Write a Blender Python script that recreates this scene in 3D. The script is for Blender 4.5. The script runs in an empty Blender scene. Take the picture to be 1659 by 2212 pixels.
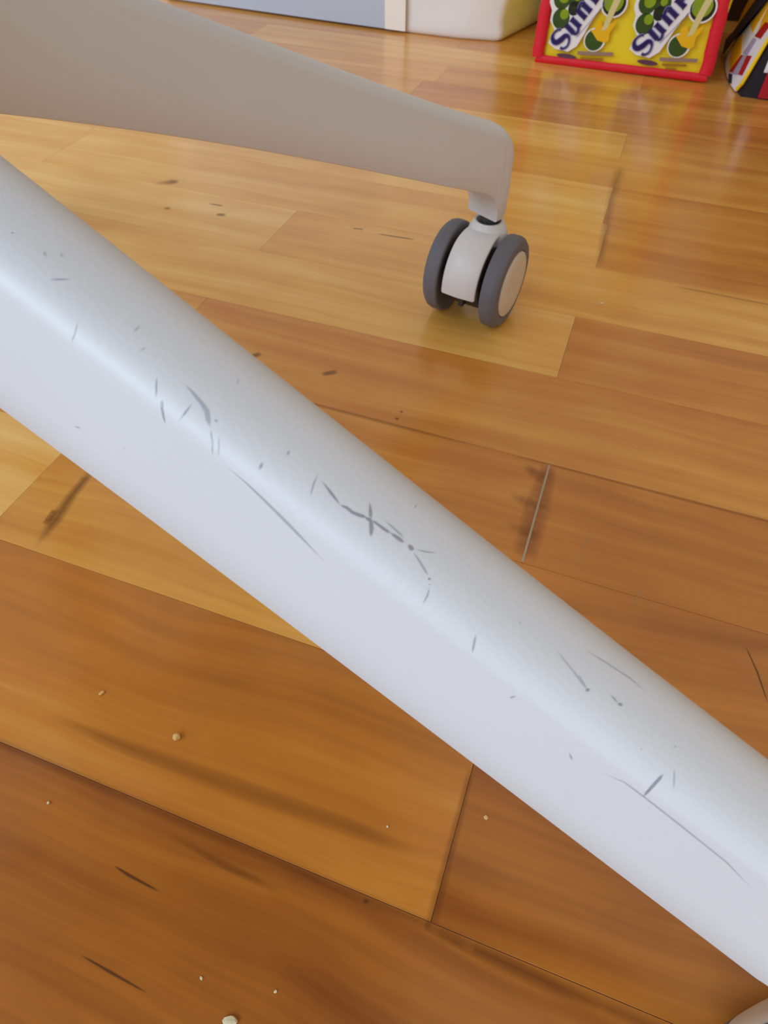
import bpy, bmesh, math, random
import numpy as np
from mathutils import Vector, Matrix
random.seed(7)
SC = bpy.context.scene
COL = SC.collection

# ------------------------------------------------------------------ camera
cam_d = bpy.data.cameras.new('camera')
cam = bpy.data.objects.new('camera', cam_d)
COL.objects.link(cam)
FW = Vector((-0.2085961, 0.61143245, -0.76330729))
RT = Vector((0.93991952, 0.34100693, 0.0162964))
UP = Vector((-0.27025723, 0.71404806, 0.64583001))
cam.matrix_world = Matrix(((RT.x, UP.x, -FW.x, 0.0), (RT.y, UP.y, -FW.y, 0.0),
                           (RT.z, UP.z, -FW.z, 0.24), (0, 0, 0, 1)))
cam_d.sensor_fit = 'HORIZONTAL'
cam_d.sensor_width = 36.0
cam_d.lens = 36.0 * 1420.0 / 1659.0
cam_d.clip_start = 0.005
cam_d.dof.use_dof = True
cam_d.dof.focus_distance = 0.185
cam_d.dof.aperture_fstop = 48.0
SC.camera = cam

# ------------------------------------------------------------------ light, exposure
world = bpy.data.worlds.new('world')
SC.world = world
world.use_nodes = True
bg = world.node_tree.nodes['Background']
bg.inputs['Color'].default_value = (1.0, 0.85, 0.70, 1)
bg.inputs['Strength'].default_value = 0.56

def area(name, loc, target, sx, sy, power, color):
    l = bpy.data.lights.new(name, 'AREA')
    l.shape = 'RECTANGLE'; l.size = sx; l.size_y = sy
    l.energy = power; l.color = color
    o = bpy.data.objects.new(name, l)
    COL.objects.link(o)
    o.location = loc
    o.rotation_euler = (Vector(target) - Vector(loc)).to_track_quat('-Z', 'Y').to_euler()
    return o
area('window_daylight', (-1.30, -1.62, 1.55), (-0.10, 0.15, 0.08), 2.6, 1.4, 70, (0.58, 0.78, 1.0))
SC.view_settings.view_transform = 'Standard'
SC.view_settings.look = 'None'
SC.view_settings.exposure = 0.0
SC.view_settings.gamma = 1.0
SC.view_settings.use_curve_mapping = False

# ------------------------------------------------------------------ helpers
def s2l(c):
    c = c / 255.0
    return c / 12.92 if c <= 0.04045 else ((c + 0.055) / 1.055) ** 2.4
def rgb(r, g, b):
    return (s2l(r), s2l(g), s2l(b), 1.0)

def new_mat(name):
    m = bpy.data.materials.new(name)
    m.use_nodes = True
    nt = m.node_tree
    return m, nt, nt.nodes['Principled BSDF']

def plain(name, col, rough=0.5, spec=0.5, noise=0.0, nscale=60.0, bump=0.0, bscale=200.0, coat=0.0, sheen=0.0):
    m, nt, p = new_mat(name)
    p.inputs['Base Color'].default_value = col
    p.inputs['Roughness'].default_value = rough
    p.inputs['Specular IOR Level'].default_value = spec
    p.inputs['Coat Weight'].default_value = coat
    p.inputs['Coat Roughness'].default_value = 0.15
    if sheen:
        p.inputs['Sheen Weight'].default_value = sheen
    tc = nt.nodes.new('ShaderNodeTexCoord')
    if noise:
        n = nt.nodes.new('ShaderNodeTexNoise'); n.inputs['Scale'].default_value = nscale
        n.inputs['Detail'].default_value = 4
        nt.links.new(tc.outputs['Object'], n.inputs['Vector'])
        mx = nt.nodes.new('ShaderNodeMix'); mx.data_type = 'RGBA'
        mx.inputs['A'].default_value = tuple(c * (1 - noise) for c in col[:3]) + (1,)
        mx.inputs['B'].default_value = tuple(min(1, c * (1 + noise)) for c in col[:3]) + (1,)
        nt.links.new(n.outputs['Fac'], mx.inputs['Factor'])
        nt.links.new(mx.outputs['Result'], p.inputs['Base Color'])
    if bump:
        n = nt.nodes.new('ShaderNodeTexNoise'); n.inputs['Scale'].default_value = bscale
        n.inputs['Detail'].default_value = 5
        nt.links.new(tc.outputs['Object'], n.inputs['Vector'])
        b = nt.nodes.new('ShaderNodeBump'); b.inputs['Strength'].default_value = bump
        b.inputs['Distance'].default_value = 0.002
        nt.links.new(n.outputs['Fac'], b.inputs['Height'])
        nt.links.new(b.outputs['Normal'], p.inputs['Normal'])
    return m

def mesh_obj(name, verts, faces, mats, parent=None, smooth=False, angle=35, idx=None, loc=None):
    me = bpy.data.meshes.new(name)
    me.from_pydata([tuple(v) for v in verts], [], [tuple(f) for f in faces])
    bm = bmesh.new(); bm.from_mesh(me)
    if idx is None:
        bmesh.ops.recalc_face_normals(bm, faces=bm.faces)
    bm.to_mesh(me); bm.free()
    for m in (mats if isinstance(mats, (list, tuple)) else [mats]):
        me.materials.append(m)
    if idx is not None:
        me.polygons.foreach_set('material_index', idx)
    if smooth:
        me.polygons.foreach_set('use_smooth', [True] * len(me.polygons))
        me.set_sharp_from_angle(angle=math.radians(angle))
    me.update()
    o = bpy.data.objects.new(name, me)
    COL.objects.link(o)
    if loc is not None:
        o.location = loc
    if parent is not None:
        o.parent = parent
    return o

def empty(name, loc=(0, 0, 0), rz=0.0, parent=None):
    o = bpy.data.objects.new(name, None)
    COL.objects.link(o); o.location = loc; o.rotation_euler = (0, 0, rz)
    o.empty_display_size = 0.02
    if parent is not None:
        o.parent = parent
    return o

def tag(o, label=None, cat=None, group=None, kind=None):
    if label: o['label'] = label
    if cat: o['category'] = cat
    if group: o['group'] = group
    if kind: o['kind'] = kind
    return o

def copy_tree(o, parent=None):
    c = o.copy(); COL.objects.link(c)
    if parent is not None: c.parent = parent
    for ch in list(o.children):
        copy_tree(ch, c)
    return c

def box_vf(x0, x1, y0, y1, z0, z1):
    v = [(x0, y0, z0), (x1, y0, z0), (x1, y1, z0), (x0, y1, z0), (x0, y0, z1), (x1, y0, z1), (x1, y1, z1), (x0, y1, z1)]
    f = [(0, 3, 2, 1), (4, 5, 6, 7), (0, 1, 5, 4), (1, 2, 6, 5), (2, 3, 7, 6), (3, 0, 4, 7)]
    return v, f

def lathe_vf(profile, n=48, axis='Z', closed=False):
    """profile: list of (radius, height); revolves about the axis."""
    v = []; f = []
    m = len(profile)
    for i in range(n):
        a = 2 * math.pi * i / n
        for r, h in profile:
            x, y = r * math.cos(a), r * math.sin(a)
            v.append((x, y, h) if axis == 'Z' else (h, x, y))
    for i in range(n):
        j = (i + 1) % n
        for k in range(m - 1 if not closed else m):
            k2 = (k + 1) % m
            f.append((i * m + k, j * m + k, j * m + k2, i * m + k2))
    if not closed:
        if profile[0][0] > 1e-6: f.append([i * m for i in range(n)])
        if profile[-1][0] > 1e-6: f.append([i * m + m - 1 for i in range(n)])
    return v, f

def merge(*parts):
    V = []; F = []
    for v, f in parts:
        b = len(V); V += [tuple(q) for q in v]; F += [tuple(i + b for i in q) for q in f]
    return V, F

# ------------------------------------------------------------------ floor materials
def wood_material():
    m, nt, p = new_mat('varnished_strip_wood')
    N = nt.nodes; L = nt.links
    tc = N.new('ShaderNodeTexCoord')
    def attr(nm):
        a = N.new('ShaderNodeAttribute'); a.attribute_type = 'OBJECT'; a.attribute_name = nm
        return a.outputs['Fac']
    seed = attr('seed'); tint = attr('tint'); red = attr('red')
    cmb = N.new('ShaderNodeCombineXYZ')
    L.new(seed, cmb.inputs[0]); L.new(seed, cmb.inputs[1]); L.new(seed, cmb.inputs[2])
    add = N.new('ShaderNodeVectorMath'); add.operation = 'ADD'
    L.new(tc.outputs['Object'], add.inputs[0]); L.new(cmb.outputs[0], add.inputs[1])
    # gentle wander of the grain
    wn = N.new('ShaderNodeTexNoise'); wn.inputs['Scale'].default_value = 7.0; wn.inputs['Detail'].default_value = 2
    L.new(add.outputs[0], wn.inputs['Vector'])
    ws = N.new('ShaderNodeVectorMath'); ws.operation = 'SCALE'; ws.inputs['Scale'].default_value = 0.022
    L.new(wn.outputs['Color'], ws.inputs[0])
    add2 = N.new('ShaderNodeVectorMath'); add2.operation = 'ADD'
    L.new(add.outputs[0], add2.inputs[0]); L.new(ws.outputs[0], add2.inputs[1])
    def noise(sx, sy, det, rough=0.55):
        mp = N.new('ShaderNodeMapping'); mp.inputs['Scale'].default_value = (sx, sy, 1)
        L.new(add2.outputs[0], mp.inputs['Vector'])
        n = N.new('ShaderNodeTexNoise'); n.inputs['Scale'].default_value = 1.0
        n.inputs['Detail'].default_value = det; n.inputs['Roughness'].default_value = rough
        L.new(mp.outputs[0], n.inputs['Vector'])
        return n.outputs['Fac']
    def math_(op, a, b):
        k = N.new('ShaderNodeMath'); k.operation = op
        for i, q in enumerate((a, b)):
            if isinstance(q, (int, float)): k.inputs[i].default_value = q
            else: L.new(q, k.inputs[i])
        return k.outputs[0]
    broad = noise(2.4, 55, 3)
    fine = noise(9, 330, 5, 0.65)
    blot = noise(16, 26, 3)
    def centred(v, amp):
        return math_('MULTIPLY', math_('SUBTRACT', v, 0.5), amp)
    fac = math_('ADD', tint, centred(broad, 0.62))
    fac = math_('ADD', fac, centred(fine, 0.24))
    fac = math_('ADD', fac, centred(blot, 0.28))
    cr = N.new('ShaderNodeValToRGB')
    e = cr.color_ramp.elements
    e[0].position = 0.0; e[0].color = rgb(132, 68, 17)
    e[1].position = 1.0; e[1].color = rgb(248, 206, 128)
    k = cr.color_ramp.elements.new(0.40); k.color = rgb(198, 126, 44)
    k = cr.color_ramp.elements.new(0.70); k.color = rgb(228, 168, 76)
    L.new(fac, cr.inputs['Fac'])
    mx = N.new('ShaderNodeMix'); mx.data_type = 'RGBA'; mx.blend_type = 'MULTIPLY'
    mx.inputs['B'].default_value = (1.0, 0.88, 0.72, 1)
    L.new(red, mx.inputs['Factor']); L.new(cr.outputs['Color'], mx.inputs['A'])
    L.new(mx.outputs['Result'], p.inputs['Base Color'])
    p.inputs['Roughness'].default_value = 0.34
    p.inputs['Specular IOR Level'].default_value = 0.35
    p.inputs['Coat Weight'].default_value = 0.7
    p.inputs['Coat Roughness'].default_value = 0.18
    p.inputs['Coat IOR'].default_value = 1.55
    bn = N.new('ShaderNodeBump'); bn.inputs['Strength'].default_value = 0.10; bn.inputs['Distance'].default_value = 0.0012
    hsum = math_('ADD', noise(10, 22, 2), math_('MULTIPLY', fine, 0.15))
    L.new(hsum, bn.inputs['Height'])
    L.new(bn.outputs['Normal'], p.inputs['Normal']); L.new(bn.outputs['Normal'], p.inputs['Coat Normal'])
    return m
M_WOOD = wood_material()
M_SUB = plain('dark_subfloor', rgb(84, 48, 20), 0.8)
M_FILL = plain('pale_joint_filler', rgb(176, 158, 130), 0.7)

def fade_mat(name, col, strength=1.0):
    m, nt, p = new_mat(name)
    p.inputs['Base Color'].default_value = col
    p.inputs['Roughness'].default_value = 0.4
    p.inputs['Coat Weight'].default_value = 0.6
    a = nt.nodes.new('ShaderNodeVertexColor'); a.layer_name = 'fade'
    mu = nt.nodes.new('ShaderNodeMath'); mu.operation = 'MULTIPLY'; mu.inputs[1].default_value = strength
    nt.links.new(a.outputs['Color'], mu.inputs[0])
    nt.links.new(mu.outputs[0], p.inputs['Alpha'])
    return m
M_KNOT = fade_mat('dark_knot_stain', rgb(96, 54, 16), 0.8)
M_KNOT2 = fade_mat('soft_brown_knot', rgb(104, 66, 22), 0.52)
M_SHADE = fade_mat('dark_seam_varnish', rgb(118, 62, 18), 0.30)
M_STAIN = fade_mat('reddish_stain', rgb(124, 56, 24), 0.34)
M_PALE = fade_mat('pale_scratch', rgb(205, 160, 100), 0.6)

# ------------------------------------------------------------------ floor (strips one by one)
H = 0.24
ROWS = [-0.97, -0.69, -0.41, -0.12, 0.163, 0.478, 0.775, 1.053, 1.352, 1.63, 1.905, 2.19, 2.467, 2.72, 2.98, 3.255, 3.50,
        3.775, 4.05, 4.33, 4.61, 4.89, 5.17, 5.45, 5.73, 6.01]
ROWS = [r * H for r in ROWS]
# joint position (units of the camera height) of each row, period 1.96
JOINT = [-0.97, 0.02, -0.97, 0.02 - 0.98, 0.023, -0.972, 0.012, -0.985, -0.026, -0.972, -0.012, -0.03, -0.98, -0.04, -0.975, -0.92, -0.045,
         -0.97, 0.0, -0.98, 0.0, -0.98, 0.0, -0.98, 0.0]
TINT = {4: (.34, .55), 3: (.30, .42), 5: (.62, .40), 6: (.50, .34), 7: (.55, .44), 8: (.66, .42), 9: (.78, .62), 10: (.64, .45),
        11: (.62, .52), 12: (.6, .5), 13: (.62, .5)}
fl = tag(empty('floor'), kind='structure')
v, f = box_vf(-1.05, 0.75, -0.30, 1.46, -0.022, -0.0125)
tag(mesh_obj('subfloor', v, f, M_SUB, fl))
PER = 1.96 * H
GAP = 0.00009
def strip(x0, x1, y0, y1, tint, red, filler=False):
    bx, bd = 0.0002, 0.00005
    cx, cy = (x0 + x1) / 2, (y0 + y1) / 2
    hx, hy = (x1 - x0) / 2 - GAP, (y1 - y0) / 2 - GAP
    V = []
    for (ax_, ay, z) in ((hx, hy, -0.0122), (hx, hy, -bd), (hx - bx, hy - bx, 0.0)):
        V += [(-ax_, -ay, z), (ax_, -ay, z), (ax_, ay, z), (-ax_, ay, z)]
    F = [(0, 3, 2, 1), (8, 9, 10, 11)]
    for l in (0, 4):
        for i in range(4):
            j = (i + 1) % 4
            F.append((l + i, l + j, l + 4 + j, l + 4 + i))
    o = mesh_obj('floor_strip', V, F, M_WOOD, fl, loc=(cx, cy, 0))
    o['seed'] = random.uniform(0, 60); o['tint'] = float(tint); o['red'] = float(red)
    return o
OVERRIDE = {}   # (row, column index) -> (tint, red)
def set_strip(r, c, t, rd): OVERRIDE[(r, c)] = (t, rd)
# columns: 0 ends at the joint, 1 starts at it
set_strip(10, 0, .70, .1); set_strip(10, 1, .48, .45); set_strip(11, 0, .72, .1); set_strip(11, 1, .52, .4)
set_strip(11, -1, .70, .1); set_strip(10, -1, .72, .1); set_strip(12, 1, .56, .5); set_strip(12, 0, .60, .5)
set_strip(9, 1, .66, .3); set_strip(9, 0, .80, .0)
set_strip(8, 0, .72, .05); set_strip(8, 1, .44, .4); set_strip(7, 1, .47, .4); set_strip(7, 0, .52, .25)
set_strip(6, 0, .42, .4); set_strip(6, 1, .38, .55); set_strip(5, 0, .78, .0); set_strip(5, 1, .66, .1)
set_strip(4, 0, .36, .30); set_strip(4, 1, .20, .45); set_strip(3, 1, .20, .45); set_strip(3, 0, .24, .4); set_strip(2, 1, .2, .5); set_strip(3, 2, .18, .5); set_strip(5, 1, .58, .1)  # nearest strips tinted darker, partly standing in for shade by the camera
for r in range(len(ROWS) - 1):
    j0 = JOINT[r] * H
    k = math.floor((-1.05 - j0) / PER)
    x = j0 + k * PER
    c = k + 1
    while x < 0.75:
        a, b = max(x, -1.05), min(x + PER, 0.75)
        if r == 5 and a < -.05 < b:      # added joint under the near arm; darker right part stands in for light falloff
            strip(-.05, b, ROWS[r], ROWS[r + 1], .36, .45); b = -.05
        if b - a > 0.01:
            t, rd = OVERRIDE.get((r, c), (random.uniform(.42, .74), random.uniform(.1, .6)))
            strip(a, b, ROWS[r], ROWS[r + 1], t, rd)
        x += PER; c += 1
# pale filler in the one open joint
v, f = box_vf(0.012 * H - .0005, 0.012 * H + .0005, 0.778 * H, 1.050 * H, -0.003, 0.00018)
tag(mesh_obj('joint_filler', v, f, M_FILL, fl), 'pale filler in an open end joint')

def fade_patch(name, pts, widths, mat, z=0.00012, ends=(0.15, 0.15), parent=None, label=None, power=1.0):
    """soft-edged mark lying on the boards: ribbon with a fading border"""
    P = [Vector((p[0], p[1])) for p in pts]
    # resample
    Q = []; Wd = []
    n = 9
    for i in range(len(P) - 1):
        for k in range(n):
            t = k / n
            Q.append(P[i].lerp(P[i + 1], t)); Wd.append(widths[i] * (1 - t) + widths[i + 1] * t)
    Q.append(P[-1]); Wd.append(widths[-1])
    V = []; A = []; F = []
    cr = (-1, -0.55, 0, 0.55, 1); al = (0, .62, 1, .62, 0)
    m = len(Q)
    for i, (q, w) in enumerate(zip(Q, Wd)):
        d = (Q[min(i + 1, m - 1)] - Q[max(i - 1, 0)]).normalized(); nn = Vector((-d.y, d.x))
        s = i / (m - 1)
        e = 1.0
        if ends[0] > 0: e *= min(1, s / ends[0])
        if ends[1] > 0: e *= min(1, (1 - s) / ends[1])
        for c, a in zip(cr, al):
            V.append((q.x + nn.x * w * c, q.y + nn.y * w * c, z)); A.append((a * e) ** power)
    for i in range(m - 1):
        for k in range(4):
            b = i * 5 + k
            F.append((b, b + 1, b + 6, b + 5))
    o = mesh_obj(name, V, F, mat, parent or fl)
    ca = o.data.color_attributes.new('fade', 'FLOAT_COLOR', 'POINT')
    for i, a in enumerate(A): ca.data[i].color = (a, a, a, 1)
    if label: o['label'] = label
    return o
# knots, gum veins and stains of single boards
fade_patch('gum_vein', [(-.0967, .0187), (-.0905, .0180), (-.0785, .0173)], [.0002, .0006, .0003], M_KNOT, power=.9)
fade_patch('gum_vein', [(-.0919, -.0054), (-.0804, -.0060), (-.0673, -.0066)], [.0002, .0005, .0002], M_KNOT, power=.9)
fade_patch('gum_vein', [(-.183, .4468), (-.1747, .4478)], [.0008, .0009], M_KNOT)
fade_patch('gum_vein', [(-.1629, .4457), (-.1480, .4466), (-.1337, .4476)], [.0007, .0010, .0007], M_KNOT, power=.7)
fade_patch('gum_vein', [(-.3020, .4418), (-.2900, .4425)], [.0009, .0009], M_KNOT)
fade_patch('knot', [(-.2885, .4281), (-.2810, .4300)], [.0024, .0026], M_KNOT2, ends=(.3, .3), power=.5)
fade_patch('knot', [(-.3310, .4222), (-.3255, .4236)], [.0020, .0022], M_KNOT2, ends=(.4, .4), power=.8)
fade_patch('knot', [(-.3620, .4560), (-.3496, .4646), (-.3440, .4675)], [.003, .0055, .002], M_KNOT2, ends=(.5, .3))
fade_patch('knot', [(-.1820, .2765), (-.1765, .2830)], [.0024, .0026], M_KNOT2, ends=(.3, .3), power=.6)
fade_patch('knot', [(-.1350, .2775), (-.1275, .2835)], [.0022, .0026], M_KNOT2, ends=(.3, .3), power=.6)
fade_patch('knot', [(-.0166, .0372), (-.0146, .0378)], [.0008, .0008], M_KNOT2, ends=(.3, .3), power=.5)
fade_patch('knot', [(-.0822, .2640), (-.0802, .2628)], [.0010, .0010], M_KNOT2, ends=(.3, .3), power=.6)
fade_patch('knot', [(-.0828, .2578), (-.0806, .2566)], [.0011, .0011], M_KNOT2, ends=(.3, .3), power=.6)
fade_patch('knot', [(-.2114, .1660), (-.2104, .1480), (-.2080, .1330), (-.2056, .1130)], [.003, .0034, .0042, .001], M_KNOT2, ends=(.1, .3), power=1.6)
fade_patch('knot', [(-.2118, .1385), (-.2106, .1290)], [.0022, .0020], M_KNOT2, ends=(.2, .2), power=.6)
fade_patch('joint_stain', [(.0030, .2515), (.0028, .2200), (.0030, .1880)], [.0045, .0075, .006], M_STAIN, ends=(.05, .1))
fade_patch('joint_stain', [(-.009, .2480), (-.004, .2440), (.003, .2420)], [.003, .004, .006], M_STAIN, ends=(.4, .1))
fade_patch('joint_stain', [(-.012, .2240), (-.002, .2230), (.014, .2210)], [.002, .0045, .002], M_STAIN, ends=(.4, .5))
fade_patch('joint_stain', [(-.010, .2060), (.003, .2040), (.010, .2030)], [.002, .0045, .003], M_STAIN, ends=(.4, .5))
fade_patch('floor_scratch', [(.0984, .1771), (.1030, .1660), (.1068, .1535)], [.0003, .0005, .0003], M_KNOT)
fade_patch('floor_scratch', [(.0290, .2180), (.0262, .1920)], [.0004, .0004], M_PALE)
fade_patch('floor_scratch', [(.0545, .1905), (.0530, .1800)], [.0004, .0004], M_PALE)
fade_patch('dark_joint', [(-.0062, .6450), (-.0070, .6000), (-.0060, .5600), (-.0010, .4560)], [.007, .006, .005, .004], M_SHADE, ends=(.15, .05), power=2.2)
for (x0, x1, y, w) in ((-.53, -.02, .2527, .0016), (-.02, .17, .2522, .0012), (-.21, .02, .0388, .0022), (.006, .10, .0370, .0020), (.05, .17, .4525, .0016)):
    fade_patch('seam_shade', [(x0, y), (x1, y - .001)], [w, w], M_SHADE, ends=(.1, .1), power=1.5)
fade_patch('seam_shade', [(-.150, .0535), (-.117, .0532), (-.070, .0546), (-.031, .0560), (.0, .0562)], [.0016, .0030, .0040, .0036, .002], M_SHADE, ends=(.2, .2))
fade_patch('seam_shade', [(-.085, .0330), (-.060, .0310), (-.040, .0305)], [.001, .0016, .001], M_SHADE, ends=(.3, .3))
fade_patch('seam_shade', [(.0052, .090), (.0055, .065), (.0058, .0392)], [.0016, .0020, .0024], M_SHADE, ends=(.1, 0))
fade_patch('seam_shade', [(.0040, .0382), (.025, .0370), (.060, .0352)], [.0020, .0026, .0030], M_SHADE, ends=(0, .2))

# ------------------------------------------------------------------ far wall, added close behind the bags to block back light
M_WALL = plain('cream_wall_paint', rgb(206, 196, 178), 0.8, noise=.03, bump=.05)
v, f = box_vf(-1.05, 0.75, 1.18, 1.24, 0.0, 1.2)
tag(mesh_obj('wall_back', v, f, M_WALL), kind='structure')
v, f = merge(box_vf(-1.05, 0.75, 1.168, 1.18, 0.0, 0.10), box_vf(-1.05, 0.75, 1.172, 1.18, 0.10, 0.11))
tag(mesh_obj('baseboard_back', v, f, plain('dark_brown_trim', rgb(58, 34, 22), 0.45)), kind='structure')

# ------------------------------------------------------------------ office chair
M_ARM = plain('white_moulded_plastic', rgb(218, 219, 222), 0.46, spec=0.45, noise=.02, nscale=40, bump=.04, bscale=900)
M_CASTW = plain('white_caster_plastic', rgb(224, 222, 222), 0.38)
M_CAP = plain('cream_wheel_cap_plastic', rgb(216, 206, 190), 0.45)
M_TYRE = plain('grey_rubber_tread', rgb(108, 108, 116), 0.62, noise=.10, nscale=120)
M_CORE = plain('dark_caster_core', rgb(52, 46, 44), 0.5)
M_STEEL = plain('dark_steel_stem', rgb(60, 62, 66), 0.35)
M_SCUFF = fade_mat('grey_scuff', rgb(128, 130, 140), 1.0)
M_GREY = plain('grey_seat_fabric', rgb(120, 120, 122), 0.9, bump=.2, bscale=600)

HUB = Vector((-0.2175, 0.1043, 0.0))
ANG1 = 1.0781
RAD = 0.3137
PA = dict(b=(0.0732, 0.3964, 0.2072, -0.964), t=(0.0348, -0.0248, 0.2232), w=(0.0100, 0.0056), wt=0.0106, wb=0.0041, hr=0.0064)
U_IN, U_OUT, Z_S = 0.0072, -0.0035, 0.0612
def zbot(u):
    b = PA['b']; return b[0] + b[1] * u + b[2] * u * u + b[3] * u ** 3
def ztop(u):
    t = PA['t']; return zbot(u) + t[0] + t[1] * u + t[2] * u * u
def halfw(u, ext=0.0):
    k = min(1, max(0, (u + ext + .01) / .08)); k = k * k * (3 - 2 * k)
    return PA['wt'] + (PA['w'][0] + PA['w'][1] * u - PA['wt']) * k

def arm_mesh(ext=0.0):
    ST = []     # (u, zb, zt, halfw top, halfw bottom)
    for i in range(46):
        u = 0.285 - (0.285 - 0.034) * i / 45
        ST.append([u, zbot(u), ztop(u)])
    for u, dz in ((.028, 0), (.022, 0.0001), (.018, .0005), (.0145, .0014), (.0115, .003), (.0092, .0053), (.0078, .0084)):
        ST.append([u, zbot(u) - dz, ztop(u)])
    for u, z in ((U_IN, zbot(U_IN) - .0095), (U_IN - .0001, Z_S)):
        ST.append([u, z, ztop(u)])
    UC = 0.0125; A = 0.0165
    for i in range(len(ST)):
        u = ST[i][0]
        if u < UC:
            q = (UC - u) / (UC - U_OUT)
            ST[i][2] = ztop(UC) - (UC - u) * .25 - A * (1 - math.sqrt(max(0, 1 - q * q)))
    for q in (.45, .56, .67, .77, .86, .92, .96, .985, 1.0):
        u = UC - q * (UC - U_OUT)
        if u < U_IN - .0002:
            ST.append([u, Z_S + (.0018 * max(0, (q - .7) / .3)), ztop(UC) - (UC - u) * .25 - A * (1 - math.sqrt(max(0, 1 - q * q)))])
    V = []; F = []
    K = 13
    ring = None
    for (u, zb, zt) in ST:
        w = halfw(u, ext); x = RAD - u + ext * max(0.0, min(1.0, (0.022 - u) / 0.014))
        wb = w + PA['wb'] * min(1, max(0, (u + ext) / .05))
        if u < .004:                       # rounded nose in plan
            q = (.004 - u) / (.004 - U_OUT); cut = .0030 * (1 - math.sqrt(max(0, 1 - q * q)))
            w -= cut; wb -= cut
        hr = min(PA['hr'], (zt - zb) * .5); e = .0012
        pts = [(-(wb - e), zb), (wb - e, zb), (wb - .0003, zb + .0003), (wb, zb + e)]
        # side slightly bowed, then a small fillet and a domed top
        zs = zt - hr
        for s in (.33, .66):
            pts.append((wb + (w - wb) * s + .00025, zb + e + (zs - zb - e) * s))
        arc = []
        for k in range(17):
            a = math.pi * k / 16
            c, sn = math.cos(a), math.sin(a)
            arc.append((w * math.copysign(abs(c) ** .84, c), zs + hr * abs(sn) ** .84))
        left = [(-a, b) for a, b in reversed(pts[1:][1:])]
        pr = pts + arc + left
        if ring is None: ring = len(pr)
        V += [(x, y, z) for y, z in pr]
    n = len(ST)
    for i in range(n - 1):
        for k in range(ring):
            k2 = (k + 1) % ring
            F.append((i * ring + k, i * ring + k2, (i + 1) * ring + k2, (i + 1) * ring + k))
    F.append(tuple(range(ring))); F.append(tuple((n - 1) * ring + k for k in range(ring)))
    return V, F

chair = empty('office_chair', HUB)
tag(chair, 'white plastic star base of an office chair with scuffed near arm and grey casters', 'chair')
EXT = 0.033
v, f = arm_mesh()
arms = []
first = None
ANGS = [ANG1, ANG1 - math.radians(72), ANG1 + math.radians(72), ANG1 + math.radians(144), ANG1 + math.radians(216)]
for i, a in enumerate(ANGS):
    if first is None:
        first = mesh_obj('base_arm', v, f, M_ARM, chair, smooth=True, angle=38)
        o = first
    else:
        o = first.copy(); COL.objects.link(o); o.parent = chair
    if i == 1:
        COL.objects.unlink(o); bpy.data.objects.remove(o)
        o = mesh_obj('base_arm', *arm_mesh(EXT), M_ARM, chair, smooth=True, angle=38)
    o.rotation_euler = (0, 0, a)
    arms.append(o)
arms[1]['label'] = 'near base arm with grey scratches along its top'
# hub, gas column and seat (out of frame, above and left)
v, f = lathe_vf([(0.024, 0.156), (0.033, 0.160), (0.038, 0.172), (0.039, 0.205), (0.037, 0.232), (0.034, 0.244), (0.031, 0.247), (0.031, 0.243), (0.0, 0.243)], 56)
mesh_obj('hub', v, f, M_ARM, chair, smooth=True)
v, f = lathe_vf([(0.025, 0.20), (0.025, 0.33), (0.0245, 0.331), (0.014, 0.331), (0.014, 0.48), (0.0, 0.48)], 32)
mesh_obj('gas_column', v, f, M_STEEL, chair, smooth=True)
v, f = merge(box_vf(-.09, .09, -.06, .06, .465, .50), box_vf(-.16, .16, -.018, .018, .495, .515))
mesh_obj('seat_plate', v, f, M_STEEL, chair)
sv = []
def seat_vf():
    V = []; F = []; prof = [(.0, .510), (.80, .510), (.93, .516), (1.0, .532), (1.0, .550), (.94, .564), (.8, .570), (0.0, .566)]
    n = 48
    for i in range(n):
        a = 2 * math.pi * i / n
        c, s = math.cos(a), math.sin(a)
        rr = .215 / (abs(c) ** 4 + abs(s) ** 4) ** .25
        for q, z in prof: V.append((rr * q * c, rr * q * s, z))
    m = len(prof)
    for i in range(n):
        j = (i + 1) % n
        for k in range(m - 1): F.append((i * m + k, j * m + k, j * m + k + 1, i * m + k + 1))
    return V, F
v, f = seat_vf()
so = mesh_obj('seat', v, f, M_GREY, chair, smooth=True, angle=50)
so.rotation_euler = (0, 0, .3)

# caster: local frame = stem axis on the floor, wheel axle along X, hood facing -Y
WR, WI, WO = 0.0271, 0.0141, 0.0245
AX = Vector((0.0, -0.0095, 0.0))
def wheel_vf(sgn):
    prof = [(0.006, WI + .002), (0.019, WI + .0016), (0.0215, WI + .0004), (WR - .0012, WI), (WR - .0003, WI + .0006), (WR, WI + .002), (WR, WO - .0042),
            (WR - .0006, WO - .0024), (WR - .0022, WO - .0008), (WR - .0045, WO - .0002), (0.0200, WO - .0004), (0.0196, WO - .0012), (0.006, WO - .0012)]
    return lathe_vf([(r, h * sgn) for r, h in prof], 64, 'X', closed=True)
def cap_vf(sgn):
    prof = [(0.0193, WO - .0016), (0.0193, WO - .0002), (0.0186, WO + .0003), (0.010, WO + .0008), (0.0, WO + .0010)]
    return lathe_vf([(r, h * sgn) for r, h in prof], 48, 'X')
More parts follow.
